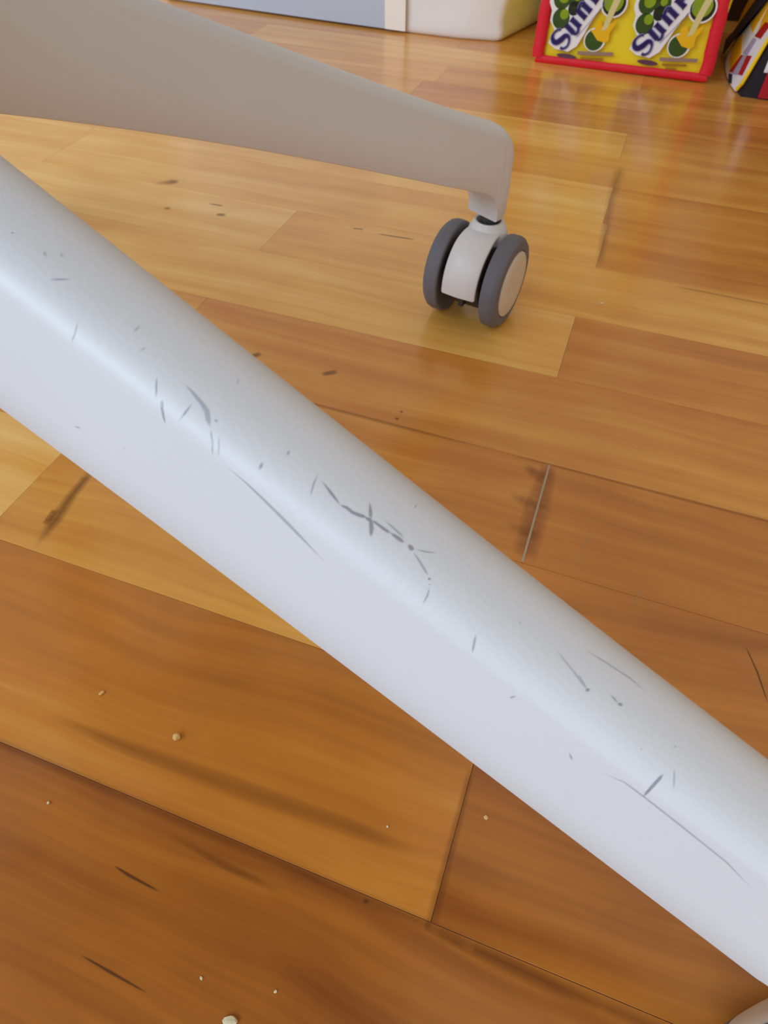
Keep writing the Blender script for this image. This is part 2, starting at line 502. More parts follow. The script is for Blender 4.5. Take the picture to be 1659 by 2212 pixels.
def hood_vf():
    V = []; F = []
    hw = 0.0108; ro, ri = 0.0262, 0.0236
    a0, a1 = math.radians(-6), math.radians(118)     # measured from -Y upwards
    n = 26
    for i in range(n + 1):
        a = a0 + (a1 - a0) * i / n
        c, s = math.cos(a), math.sin(a)
        wk = hw * (1.0 - .10 * max(0, (i / n - .55) / .45))
        bul = .0006
        rr = ro
        for (x, r) in ((-wk, ri), (-wk, rr - .0008), (-wk + .0009, rr), (0, rr + bul), (wk - .0009, rr), (wk, rr - .0008), (wk, ri)):
            V.append((x, AX.y - r * c, WR + r * s))
    for i in range(n):
        for k in range(7):
            k2 = (k + 1) % 7
            F.append((i * 7 + k, i * 7 + k2, (i + 1) * 7 + k2, (i + 1) * 7 + k))
    F.append(tuple(range(7))); F.append(tuple(n * 7 + k for k in range(7)))
    col = [(0.0128, 0.0420), (0.0124, 0.0490), (0.0112, 0.0528), (0.0096, 0.0552), (0.0090, 0.0566), (0.0086, 0.0572), (0.0074, 0.0570), (0.0070, 0.0560), (0.0070, 0.0420)]
    return merge((V, F), lathe_vf(col, 40, 'Z'))
def core_vf():
    c1 = lathe_vf([(0.0, -.0105), (0.0190, -.0105), (0.0190, .0105), (0.0, .0105)], 40, 'X')
    rib = box_vf(-.0016, .0016, -.0200, -.004, -.012, .004)
    ax_ = lathe_vf([(0.0, -.0165), (0.006, -.0165), (0.006, .0165), (0.0, .0165)], 20, 'X')
    V, F = merge(c1, ax_, rib)
    return [(x, y + AX.y, z + WR) for x, y, z in V], F

def place_caster(hood, loc, rz):
    hood.location = loc; hood.rotation_euler = (0, 0, rz)
v, f = hood_vf()
caster = mesh_obj('caster', v, f, M_CASTW, chair, smooth=True, angle=40)
caster['label'] = 'twin-wheel caster with white hood and grey treads'
for s in (-1, 1):
    v, f = wheel_vf(s)
    mesh_obj('wheel', v, f, M_TYRE, caster, smooth=True, angle=28, loc=AX + Vector((0, 0, WR)))
    v, f = cap_vf(s)
    mesh_obj('wheel_cap', v, f, M_CAP, caster, smooth=True, angle=50, loc=AX + Vector((0, 0, WR)))['label'] = 'round cream wheel cap'
v, f = core_vf()
mesh_obj('wheel_core', v, f, M_CORE, caster, smooth=True, angle=40)
v, f = lathe_vf([(0.0, 0.050), (0.0055, 0.050), (0.0055, 0.066), (0.0, 0.066)], 24)
mesh_obj('stem', v, f, M_STEEL, caster, smooth=True, angle=40)
CAST_RZ = [math.radians(-10.4), math.radians(310), 0.9, 2.4, -2.0]
for i, a in enumerate(ANGS):
    o = caster if i == 0 else copy_tree(caster, chair)
    rr = RAD + (EXT if i == 1 else 0)
    off = .004 if i == 1 else 0
    place_caster(o, (rr * math.cos(a) + off * math.sin(a), rr * math.sin(a) - off * math.cos(a), 0), CAST_RZ[i])

# >>> scuffs and scratches on the near arm (points in the arm's own space: x, y, z, normal; widths in mm)
M_SC = [fade_mat('dark_scratch', rgb(154, 156, 166), .9), fade_mat('grey_scratch', rgb(170, 174, 186), .75), fade_mat('faint_scratch', rgb(184, 188, 200), .6)]
SCUFFS = [
    ('scratch',0,0.3,[(0.18703,-0.004,0.15972,0.39,-0.14,0.91),(0.18781,-0.00426,0.15934,0.39,-0.14,0.91),(0.18859,-0.00451,0.15897,0.39,-0.14,0.91),(0.18937,-0.00477,0.15859,0.39,-0.14,0.91),(0.19011,-0.00498,0.15821,0.39,-0.26,0.89),(0.19086,-0.00519,0.15782,0.39,-0.26,0.89),(0.1916,-0.0054,0.15744,0.39,-0.26,0.89)],[0.12,0.18,0.24,0.31,0.31,0.31,0.31]),
    ('scratch',0,0.1,[(0.1916,-0.0054,0.15744,0.39,-0.26,0.89),(0.19214,-0.00525,0.15725,0.38,-0.26,0.89),(0.19268,-0.0051,0.15706,0.38,-0.26,0.89),(0.19322,-0.00511,0.15682,0.38,-0.26,0.89),(0.19376,-0.00512,0.15658,0.38,-0.26,0.89),(0.1943,-0.00496,0.1564,0.38,-0.26,0.89),(0.19483,-0.0048,0.15621,0.38,-0.26,0.89),(0.19538,-0.00457,0.15601,0.39,-0.14,0.91),(0.19592,-0.00435,0.15581,0.39,-0.14,0.91)],[0.23,0.31,0.38,0.4,0.42,0.44,0.46,0.46,0.46]),
    ('scratch',0,0.1,[(0.19575,-0.00439,0.15588,0.39,-0.14,0.91),(0.19613,-0.00438,0.15572,0.39,-0.14,0.91),(0.19652,-0.00437,0.15555,0.39,-0.14,0.91),(0.19665,-0.00419,0.15552,0.39,-0.14,0.91),(0.19679,-0.00401,0.15549,0.39,-0.14,0.91)],[0.31,0.39,0.46,0.42,0.39]),
    ('scratch',0,0.3,[(0.19499,-0.00159,0.15651,0.4,-0.04,0.92),(0.19546,-0.00225,0.15627,0.4,-0.04,0.92),(0.19592,-0.00289,0.15603,0.39,-0.14,0.91),(0.19629,-0.00346,0.15578,0.39,-0.14,0.91),(0.19666,-0.00402,0.15554,0.39,-0.14,0.91)],[0.12,0.25,0.39,0.46,0.54]),
    ('scratch',0,0.15,[(0.19653,-0.00391,0.15561,0.39,-0.14,0.91),(0.19703,-0.00457,0.1553,0.39,-0.14,0.91),(0.1975,-0.0052,0.15494,0.38,-0.26,0.89),(0.19782,-0.00583,0.15462,0.38,-0.26,0.89),(0.19813,-0.00647,0.1543,0.38,-0.26,0.89)],[0.46,0.5,0.54,0.42,0.31]),
    ('scratch',0,0.1,[(0.19701,-0.00404,0.15539,0.39,-0.14,0.91),(0.19744,-0.00404,0.1552,0.39,-0.14,0.91),(0.19788,-0.00404,0.15501,0.39,-0.14,0.91),(0.19846,-0.00402,0.15476,0.39,-0.14,0.91),(0.19904,-0.00401,0.15451,0.39,-0.14,0.91),(0.19973,-0.00395,0.15422,0.39,-0.14,0.91),(0.20043,-0.00388,0.15393,0.39,-0.14,0.91)],[0.23,0.27,0.31,0.35,0.39,0.39,0.39]),
    ('scratch',0,0.08,[(0.20039,-0.00381,0.15396,0.39,-0.14,0.91),(0.201,-0.00377,0.1537,0.39,-0.14,0.91),(0.20161,-0.00373,0.15344,0.39,-0.14,0.91),(0.2023,-0.00373,0.15315,0.39,-0.14,0.91),(0.20298,-0.00373,0.15285,0.39,-0.14,0.91)],[0.31,0.39,0.46,0.5,0.54]),
    ('scratch',0,0.1,[(0.2037,-0.00343,0.15259,0.39,-0.14,0.91),(0.20401,-0.00355,0.15244,0.39,-0.14,0.91),(0.20432,-0.00366,0.15229,0.39,-0.14,0.91),(0.20455,-0.00373,0.15218,0.39,-0.14,0.91),(0.20478,-0.00379,0.15206,0.39,-0.14,0.91)],[0.47,0.54,0.62,0.58,0.54]),
    ('scratch',1,0.3,[(0.19827,-0.0027,0.15504,0.39,-0.14,0.91),(0.19906,-0.00272,0.1547,0.39,-0.14,0.91),(0.19986,-0.00274,0.15435,0.39,-0.14,0.91),(0.20078,-0.00281,0.15394,0.39,-0.14,0.91),(0.20171,-0.00287,0.15353,0.39,-0.14,0.91),(0.20218,-0.00301,0.15331,0.39,-0.14,0.91),(0.20265,-0.00315,0.15308,0.39,-0.14,0.91)],[0.12,0.17,0.23,0.23,0.23,0.19,0.16]),
    ('scratch',1,0.2,[(0.20495,-0.00408,0.15195,0.39,-0.14,0.91),(0.20562,-0.00431,0.15163,0.39,-0.14,0.91),(0.20628,-0.00455,0.1513,0.39,-0.14,0.91),(0.20701,-0.00487,0.15092,0.38,-0.26,0.89),(0.20772,-0.00519,0.15052,0.38,-0.26,0.89),(0.20824,-0.00541,0.15023,0.38,-0.26,0.89),(0.20876,-0.00563,0.14995,0.38,-0.26,0.89)],[0.15,0.19,0.23,0.25,0.27,0.21,0.15]),
    ('scuff',0,0.25,[(0.20892,-0.00599,0.14977,0.38,-0.26,0.89),(0.20915,-0.00596,0.14968,0.38,-0.26,0.89),(0.20939,-0.00593,0.14959,0.38,-0.26,0.89)],[0.39,0.39,0.39]),
    ('scuff',0,0.25,[(0.20951,-0.00662,0.14931,0.36,-0.4,0.84),(0.20961,-0.00665,0.14925,0.36,-0.4,0.84),(0.2097,-0.00669,0.14919,0.36,-0.4,0.84)],[0.19,0.19,0.19]),
    ('scratch',1,0.3,[(0.2098,-0.00696,0.14902,0.36,-0.4,0.84),(0.20994,-0.00762,0.14864,0.36,-0.4,0.84),(0.21007,-0.00824,0.14819,0.33,-0.57,0.75),(0.21,-0.00885,0.14775,0.33,-0.57,0.75),(0.20991,-0.00941,0.1472,0.26,-0.75,0.6)],[0.15,0.19,0.23,0.17,0.12]),
    ('scratch',1,0.3,[(0.18609,-0.00344,0.16021,0.39,-0.14,0.91),(0.18628,-0.00442,0.15998,0.39,-0.14,0.91),(0.18643,-0.00535,0.1597,0.39,-0.26,0.89),(0.18665,-0.00604,0.15941,0.39,-0.26,0.89),(0.18685,-0.00672,0.15909,0.37,-0.4,0.84),(0.18702,-0.00735,0.15872,0.37,-0.4,0.84)],[0.12,0.15,0.19,0.18,0.17,0.15]),
    ('scratch',1,0.3,[(0.2051,-0.00331,0.152,0.39,-0.14,0.91),(0.20586,-0.00292,0.15173,0.39,-0.14,0.91),(0.20663,-0.00252,0.15144,0.4,-0.04,0.92),(0.20739,-0.00192,0.15114,0.39,-0.04,0.92),(0.20815,-0.00132,0.15083,0.39,-0.04,0.92)],[0.23,0.21,0.2,0.14,0.08]),
    ('scratch',1,0.3,[(0.2011,0.00298,0.15378,0.39,0.14,0.91),(0.20109,0.00374,0.15367,0.39,0.14,0.91),(0.20107,0.00452,0.15356,0.39,0.14,0.91)],[0.16,0.14,0.12]),
    ('dent',2,0.2,[(0.16167,-0.00556,0.17044,0.39,-0.25,0.89),(0.16231,-0.00567,0.17013,0.39,-0.25,0.89),(0.16296,-0.00578,0.16982,0.39,-0.25,0.89),(0.1636,-0.00588,0.1695,0.39,-0.25,0.89),(0.16428,-0.00604,0.16916,0.39,-0.25,0.89),(0.16496,-0.0062,0.16882,0.39,-0.25,0.89),(0.16563,-0.00635,0.16848,0.39,-0.25,0.89),(0.16629,-0.00661,0.16812,0.39,-0.25,0.89),(0.16692,-0.00684,0.16774,0.37,-0.4,0.84),(0.16742,-0.00736,0.16727,0.37,-0.4,0.84),(0.16792,-0.00788,0.16681,0.37,-0.4,0.84),(0.16832,-0.00817,0.16648,0.33,-0.56,0.76),(0.16869,-0.00843,0.16612,0.33,-0.56,0.76)],[0.16,0.24,0.32,0.4,0.46,0.51,0.56,0.64,0.72,0.68,0.63,0.44,0.24]),
    ('dent',2,0.2,[(0.16876,-0.00855,0.166,0.33,-0.56,0.76),(0.16926,-0.00913,0.16535,0.33,-0.56,0.76),(0.16969,-0.00965,0.16459,0.27,-0.75,0.61),(0.16993,-0.01007,0.16396,0.27,-0.75,0.61),(0.17006,-0.01039,0.16319,0.17,-0.91,0.38),(0.17012,-0.01066,0.16232,0.05,-0.99,0.11)],[0.24,0.24,0.24,0.2,0.16,0.12]),
    ('scratch',1,0.3,[(0.1578,-0.00739,0.17147,0.37,-0.39,0.84),(0.15812,-0.00791,0.17108,0.37,-0.39,0.84),(0.15839,-0.0084,0.17066,0.33,-0.56,0.76),(0.15864,-0.00887,0.17021,0.33,-0.56,0.76),(0.15888,-0.00933,0.16975,0.27,-0.75,0.61),(0.15902,-0.00973,0.1692,0.27,-0.74,0.61)],[0.16,0.18,0.2,0.21,0.23,0.24]),
    ('scratch',1,0.2,[(0.16005,-0.00944,0.16909,0.27,-0.75,0.61),(0.16023,-0.00982,0.16856,0.27,-0.74,0.61),(0.16039,-0.01019,0.168,0.17,-0.91,0.38),(0.16064,-0.01048,0.16721,0.17,-0.91,0.38),(0.16083,-0.01071,0.16634,0.05,-0.99,0.11),(0.16084,-0.01083,0.16528,0.05,-0.99,0.11)],[0.41,0.37,0.32,0.34,0.35,0.37]),
    ('scratch',1,0.3,[(0.16444,-0.00727,0.16862,0.37,-0.39,0.84),(0.16438,-0.00798,0.16832,0.37,-0.39,0.84),(0.16424,-0.00862,0.16793,0.33,-0.56,0.76),(0.16409,-0.00925,0.16753,0.33,-0.56,0.76),(0.16384,-0.00973,0.16706,0.27,-0.75,0.61),(0.16357,-0.0102,0.16656,0.17,-0.91,0.38)],[0.2,0.21,0.23,0.24,0.18,0.12]),
    ('dent',1,0.25,[(0.17817,-0.00761,0.16245,0.37,-0.4,0.84),(0.17819,-0.00824,0.16209,0.33,-0.57,0.76),(0.17817,-0.00882,0.16167,0.33,-0.57,0.76)],[0.39,0.43,0.47]),
    ('scuff',1,0.25,[(0.18042,-0.00334,0.16269,0.4,-0.14,0.91),(0.18056,-0.00387,0.16256,0.4,-0.14,0.91),(0.18069,-0.00439,0.16242,0.4,-0.14,0.91)],[0.31,0.31,0.31]),
    ('scuff',1,0.25,[(0.16861,-0.00699,0.16693,0.37,-0.4,0.84),(0.16887,-0.00709,0.16677,0.37,-0.4,0.84),(0.16913,-0.0072,0.1666,0.37,-0.4,0.84)],[0.28,0.28,0.28]),
    ('dent',2,0.25,[(0.17249,-0.01063,0.16144,0.05,-0.99,0.11),(0.17312,-0.01063,0.16111,0.05,-0.99,0.11),(0.17376,-0.01063,0.16079,0.05,-0.99,0.11),(0.1744,-0.01063,0.16047,0.05,-0.99,0.11),(0.17504,-0.01064,0.16014,0.05,-0.99,0.11),(0.17567,-0.01064,0.15982,0.05,-0.99,0.11),(0.17631,-0.01064,0.15949,0.05,-0.99,0.11),(0.17695,-0.01065,0.15908,0.05,-0.99,0.11),(0.17758,-0.01066,0.15867,0.05,-0.99,0.11),(0.17821,-0.01067,0.15826,0.05,-0.99,0.11),(0.17885,-0.01068,0.15784,0.05,-0.99,0.11),(0.17949,-0.01069,0.15743,0.05,-0.99,0.11),(0.18012,-0.01071,0.15701,0.05,-0.99,0.11),(0.18071,-0.01072,0.15659,0.05,-0.99,0.11),(0.18129,-0.01074,0.15617,0.05,-0.99,0.11),(0.18188,-0.01076,0.15575,0.08,-0.98,0.17),(0.18248,-0.01078,0.15534,0.08,-0.98,0.17),(0.18308,-0.0108,0.15493,0.08,-0.98,0.17),(0.18367,-0.01083,0.15452,0.08,-0.98,0.17),(0.18427,-0.01085,0.1541,0.08,-0.98,0.17),(0.18487,-0.01087,0.15369,0.08,-0.98,0.17),(0.18549,-0.0109,0.15324,0.08,-0.98,0.17),(0.18611,-0.01093,0.15279,0.08,-0.98,0.17),(0.18673,-0.01096,0.15233,0.08,-0.98,0.17),(0.18735,-0.01099,0.15188,0.08,-0.98,0.17),(0.18797,-0.01102,0.15143,0.08,-0.98,0.17),(0.18859,-0.01105,0.15097,0.08,-0.98,0.17),(0.18921,-0.01108,0.15052,0.08,-0.98,0.17),(0.18984,-0.0111,0.15006,0.08,-0.98,0.17),(0.19047,-0.01113,0.1496,0.08,-0.98,0.17),(0.1911,-0.01116,0.14914,0.08,-0.98,0.17),(0.19173,-0.01119,0.14868,0.08,-0.98,0.17)],[0.32,0.33,0.34,0.36,0.37,0.38,0.39,0.42,0.45,0.47,0.5,0.52,0.55,0.56,0.57,0.58,0.59,0.6,0.61,0.62,0.63,0.61,0.59,0.57,0.55,0.53,0.5,0.48,0.46,0.44,0.42,0.4]),
    ('dent',2,0.3,[(0.17043,-0.00868,0.16517,0.33,-0.56,0.76),(0.17073,-0.00922,0.16463,0.33,-0.56,0.76),(0.17095,-0.00968,0.16398,0.27,-0.75,0.61),(0.17115,-0.01013,0.16331,0.17,-0.91,0.38),(0.17122,-0.01047,0.16247,0.17,-0.91,0.38)],[0.16,0.16,0.16,0.16,0.16]),
    ('scratch',1,0.3,[(0.16691,0.00174,0.16871,0.4,0.03,0.92),(0.16726,0.00109,0.16858,0.4,0.03,0.92),(0.1676,0.00044,0.16845,0.4,0.03,0.92)],[0.12,0.12,0.12]),
    ('scratch',2,0.3,[(0.14352,-0.00835,0.17721,0.33,-0.56,0.76),(0.14363,-0.009,0.17669,0.33,-0.56,0.76),(0.14368,-0.0096,0.17612,0.27,-0.74,0.61),(0.14363,-0.01015,0.17548,0.27,-0.74,0.61),(0.14338,-0.01058,0.1747,0.17,-0.91,0.39)],[0.26,0.26,0.26,0.26,0.26]),
    ('scratch',2,0.3,[(0.15071,-0.00213,0.17575,0.4,-0.03,0.92),(0.1508,-0.00307,0.17564,0.4,-0.13,0.91),(0.15083,-0.00396,0.1755,0.4,-0.13,0.91)],[0.26,0.25,0.25]),
    ('scuff',0,0.25,[(0.12706,-0.00341,0.18589,0.39,-0.13,0.91),(0.12724,-0.00336,0.18582,0.39,-0.13,0.91),(0.12742,-0.00331,0.18575,0.39,-0.13,0.91)],[0.23,0.23,0.23]),
    ('scuff',2,0.3,[(0.13396,-0.00049,0.18308,0.4,-0.03,0.92),(0.1344,-0.00088,0.18288,0.4,-0.03,0.92),(0.13484,-0.00128,0.18267,0.4,-0.03,0.92)],[0.28,0.27,0.27]),
    ('scuff',2,0.4,[(0.13636,-0.00572,0.18142,0.39,-0.25,0.89),(0.13689,-0.00521,0.18133,0.39,-0.25,0.89),(0.1374,-0.00469,0.18123,0.39,-0.13,0.91),(0.13787,-0.00414,0.1811,0.39,-0.13,0.91),(0.13835,-0.00359,0.18097,0.39,-0.13,0.91)],[0.36,0.36,0.36,0.36,0.36]),
    ('scuff',2,0.4,[(0.13341,-0.00324,0.18317,0.39,-0.13,0.91),(0.13285,-0.00271,0.18348,0.4,-0.03,0.92),(0.13224,-0.00216,0.18376,0.4,-0.03,0.92)],[0.27,0.27,0.28]),
    ('scuff',2,0.3,[(0.13859,-0.01374,0.15654,0.06,-0.99,0.14),(0.13945,-0.01368,0.15661,0.06,-0.99,0.14),(0.14031,-0.01361,0.15668,0.06,-0.99,0.14)],[0.38,0.38,0.38]),
    ('scuff',2,0.3,[(0.15027,-0.01303,0.15635,0.06,-0.99,0.14),(0.15037,-0.01304,0.15624,0.06,-0.99,0.14),(0.15048,-0.01305,0.15613,0.06,-0.99,0.14)],[0.27,0.27,0.27]),
    ('scuff',2,0.3,[(0.15382,-0.00468,0.17409,0.4,-0.13,0.91),(0.15366,-0.00536,0.17399,0.39,-0.25,0.89),(0.15349,-0.00602,0.17388,0.39,-0.25,0.89)],[0.17,0.17,0.17]),
    ('scratch',2,0.2,[(0.23666,-0.00302,0.13858,0.38,-0.14,0.91),(0.23725,-0.00335,0.13828,0.38,-0.14,0.91),(0.23785,-0.00368,0.13798,0.38,-0.14,0.91),(0.23844,-0.00401,0.13768,0.38,-0.14,0.91),(0.23904,-0.00433,0.13738,0.38,-0.14,0.91)],[0.17,0.21,0.25,0.29,0.33]),
    ('scuff',0,0.3,[(0.23887,-0.00468,0.13739,0.37,-0.26,0.89),(0.23916,-0.00431,0.13733,0.38,-0.14,0.91),(0.23945,-0.00393,0.13727,0.38,-0.14,0.91)],[0.42,0.42,0.42]),
    ('scratch',1,0.2,[(0.24277,-0.00239,0.13609,0.39,-0.04,0.92),(0.24366,-0.00262,0.13571,0.39,-0.04,0.92),(0.24454,-0.00284,0.1353,0.38,-0.14,0.91)],[0.26,0.34,0.43]),
    ('scuff',0,0.25,[(0.24447,-0.00289,0.13533,0.38,-0.14,0.91),(0.24491,-0.00274,0.13517,0.38,-0.14,0.91),(0.24535,-0.00259,0.135,0.39,-0.04,0.92)],[0.51,0.47,0.43]),
    ('scratch',0,0.1,[(0.25545,-0.00762,0.12935,0.35,-0.41,0.84),(0.2552,-0.00833,0.12893,0.31,-0.58,0.75),(0.25497,-0.009,0.12843,0.25,-0.76,0.59),(0.25477,-0.00959,0.12776,0.25,-0.76,0.6),(0.25465,-0.00999,0.12689,0.16,-0.92,0.37),(0.25459,-0.01025,0.12569,0.05,-0.99,0.1),(0.25456,-0.01043,0.12432,0.08,-0.98,0.18)],[0.4,0.42,0.43,0.45,0.39,0.33,0.27]),
    ('scratch',2,0.3,[(0.25672,-0.00587,0.1296,0.37,-0.27,0.89),(0.257,-0.00655,0.12923,0.35,-0.41,0.84),(0.25729,-0.00719,0.1288,0.35,-0.41,0.84),(0.2576,-0.00781,0.12833,0.31,-0.59,0.75),(0.25792,-0.00838,0.12776,0.31,-0.59,0.75)],[0.22,0.24,0.25,0.26,0.27]),
    ('scratch',1,0.3,[(0.24089,-0.01103,0.12716,0.08,-0.98,0.18),(0.2414,-0.01115,0.12625,0.08,-0.98,0.18),(0.24192,-0.01128,0.12533,0.08,-0.98,0.18)],[0.26,0.31,0.36]),
    ('scratch',1,0.3,[(0.22828,-0.01076,0.13435,0.08,-0.98,0.18),(0.22873,-0.0106,0.13501,0.08,-0.98,0.18),(0.22918,-0.01045,0.13569,0.05,-0.99,0.1)],[0.33,0.29,0.25]),
    ('scratch',1,0.3,[(0.21947,-0.00821,0.14415,0.32,-0.57,0.75),(0.21965,-0.00878,0.14364,0.32,-0.57,0.75),(0.21981,-0.00929,0.14304,0.26,-0.76,0.6),(0.21996,-0.00977,0.14237,0.26,-0.76,0.6),(0.22009,-0.01014,0.1415,0.16,-0.91,0.38)],[0.24,0.26,0.28,0.3,0.32]),
    ('scratch',1,0.2,[(0.23639,0.00172,0.13879,0.39,0.04,0.92),(0.23719,0.00184,0.13845,0.39,0.04,0.92),(0.23798,0.00196,0.13811,0.39,0.04,0.92),(0.23878,0.00207,0.13777,0.39,0.04,0.92),(0.23958,0.00219,0.13743,0.39,0.04,0.92),(0.24038,0.00231,0.13709,0.39,0.04,0.92),(0.24113,0.00239,0.13677,0.39,0.04,0.92),(0.24188,0.00247,0.13646,0.39,0.04,0.92),(0.24263,0.00255,0.13614,0.39,0.04,0.92),(0.24338,0.00264,0.13582,0.38,0.14,0.91),(0.24413,0.00273,0.13549,0.38,0.14,0.91),(0.24489,0.00282,0.13516,0.38,0.14,0.91),(0.24556,0.00276,0.13489,0.38,0.14,0.91),(0.24623,0.00271,0.13462,0.38,0.14,0.91),(0.2469,0.00266,0.13435,0.38,0.14,0.91),(0.24757,0.00261,0.13408,0.38,0.04,0.92),(0.24824,0.00256,0.1338,0.38,0.04,0.92)],[0.13,0.14,0.15,0.15,0.16,0.17,0.17,0.17,0.17,0.17,0.18,0.18,0.17,0.16,0.15,0.14,0.13]),
    ('scratch',2,0.15,[(0.24696,-0.01078,0.12579,0.08,-0.98,0.18),(0.24762,-0.01073,0.12579,0.08,-0.98,0.18),(0.24828,-0.01068,0.12579,0.08,-0.98,0.18),(0.24895,-0.01062,0.12578,0.08,-0.98,0.18),(0.2496,-0.01057,0.12578,0.08,-0.98,0.18),(0.25026,-0.01052,0.12578,0.08,-0.98,0.18),(0.25091,-0.01046,0.12578,0.08,-0.98,0.18),(0.25164,-0.01046,0.12549,0.08,-0.98,0.18),(0.25237,-0.01045,0.1252,0.08,-0.98,0.18),(0.2531,-0.01045,0.1249,0.08,-0.98,0.18),(0.25383,-0.01044,0.12461,0.08,-0.98,0.18),(0.25456,-0.01043,0.12432,0.08,-0.98,0.18),(0.25523,-0.01043,0.12403,0.08,-0.98,0.18),(0.2559,-0.01043,0.12374,0.08,-0.98,0.18),(0.25657,-0.01043,0.12344,0.08,-0.98,0.18),(0.25724,-0.01043,0.12315,0.08,-0.98,0.18),(0.25792,-0.01043,0.12286,0.08,-0.98,0.18),(0.25859,-0.01043,0.12257,0.08,-0.98,0.18),(0.25926,-0.01043,0.12228,0.08,-0.98,0.18),(0.25994,-0.01043,0.12198,0.08,-0.98,0.18),(0.26061,-0.01043,0.12169,0.08,-0.98,0.18),(0.26128,-0.01043,0.1214,0.08,-0.98,0.18),(0.26196,-0.01043,0.12111,0.08,-0.98,0.18),(0.26262,-0.01043,0.1208,0.08,-0.98,0.18),(0.26329,-0.01043,0.1205,0.08,-0.98,0.18),(0.26396,-0.01043,0.1202,0.08,-0.98,0.18),(0.26463,-0.01043,0.11989,0.08,-0.98,0.18),(0.2653,-0.01043,0.11959,0.08,-0.98,0.18),(0.26597,-0.01044,0.11928,0.08,-0.98,0.18),(0.26664,-0.01044,0.11898,0.08,-0.98,0.18),(0.26731,-0.01044,0.11868,0.08,-0.98,0.18),(0.26798,-0.01044,0.11837,0.08,-0.98,0.18),(0.26865,-0.01045,0.11807,0.08,-0.98,0.18),(0.26932,-0.01045,0.11776,0.08,-0.98,0.18),(0.26999,-0.01045,0.11746,0.08,-0.98,0.18),(0.27066,-0.01045,0.11716,0.08,-0.98,0.18),(0.27133,-0.01045,0.11685,0.08,-0.98,0.18),(0.27207,-0.01049,0.11635,0.08,-0.98,0.18),(0.27281,-0.01052,0.11584,0.08,-0.98,0.18),(0.27355,-0.01056,0.11533,0.08,-0.98,0.18),(0.2743,-0.01059,0.11482,0.08,-0.98,0.18),(0.27504,-0.01063,0.11431,0.08,-0.98,0.18),(0.27579,-0.01066,0.11379,0.08,-0.98,0.18),(0.27654,-0.01069,0.11328,0.08,-0.98,0.18),(0.27729,-0.01073,0.11277,0.08,-0.98,0.18)],[0.27,0.27,0.27,0.27,0.27,0.27,0.27,0.29,0.31,0.33,0.35,0.36,0.37,0.37,0.37,0.37,0.37,0.37,0.37,0.37,0.37,0.38,0.38,0.37,0.37,0.36,0.35,0.35,0.34,0.34,0.33,0.33,0.32,0.31,0.31,0.3,0.3,0.28,0.27,0.26,0.25,0.24,0.23,0.22,0.2]),
    ('scratch',2,0.3,[(0.22497,-0.00177,0.14362,0.39,-0.04,0.92),(0.22491,-0.00216,0.14363,0.39,-0.04,0.92),(0.22486,-0.00254,0.14364,0.39,-0.04,0.92)],[0.2,0.2,0.2]),
    ('scratch',2,0.2,[(0.23201,-0.00202,0.14063,0.39,-0.04,0.92),(0.23262,-0.00221,0.14036,0.39,-0.04,0.92),(0.23323,-0.00241,0.14009,0.39,-0.04,0.92),(0.23384,-0.00261,0.13983,0.39,-0.04,0.92),(0.23445,-0.0028,0.13955,0.39,-0.14,0.91),(0.23506,-0.00298,0.13926,0.39,-0.14,0.91),(0.23567,-0.00317,0.13898,0.38,-0.14,0.91),(0.23627,-0.00335,0.13869,0.38,-0.14,0.91),(0.23692,-0.00361,0.13838,0.38,-0.14,0.91),(0.23757,-0.00387,0.13807,0.38,-0.14,0.91),(0.23822,-0.00413,0.13776,0.38,-0.14,0.91),(0.23886,-0.00439,0.13745,0.38,-0.14,0.91)],[0.16,0.18,0.19,0.2,0.21,0.23,0.24,0.25,0.25,0.25,0.25,0.25]),
    ('scuff',2,0.3,[(0.25049,-0.0067,0.13186,0.35,-0.41,0.84),(0.25063,-0.00667,0.13182,0.35,-0.41,0.84),(0.25077,-0.00663,0.13178,0.35,-0.41,0.84)],[0.26,0.26,0.26]),
    ('scuff',2,0.3,[(0.25553,-0.00279,0.13075,0.38,-0.14,0.92),(0.25573,-0.00272,0.13068,0.38,-0.14,0.92),(0.25593,-0.00264,0.13061,0.38,-0.14,0.92)],[0.36,0.36,0.36]),
]
def scuff(name, mi, e, pts, ws):
    V = []; A = []; F = []
    m = len(pts)
    for i, p in enumerate(pts):
        c = Vector(p[:3]); n = Vector(p[3:6]).normalized()
        d = (Vector(pts[min(i + 1, m - 1)][:3]) - Vector(pts[max(0, i - 1)][:3])).normalized()
        b = n.cross(d).normalized()
        s_ = i / (m - 1); k = min(1, s_ / e if e else 1, (1 - s_) / e if e else 1)
        w = ws[i] * .001 * (.55 + .45 * k)
        for o_, al in ((-.75, 0), (-.4, 1), (.4, 1), (.75, 0)):
            V.append(tuple(c + b * (o_ * w) + n * .00010)); A.append(al * (.15 + .85 * k))
    for i in range(m - 1):
        for k in range(3):
            q = i * 4 + k
            F.append((q, q + 1, q + 5, q + 4))
    o = mesh_obj(name, V, F, M_SC[mi], arms[1])
    ca = o.data.color_attributes.new('fade', 'FLOAT_COLOR', 'POINT')
    for i, a in enumerate(A): ca.data[i].color = (a, a, a, 1)
for row in SCUFFS: scuff(*row)

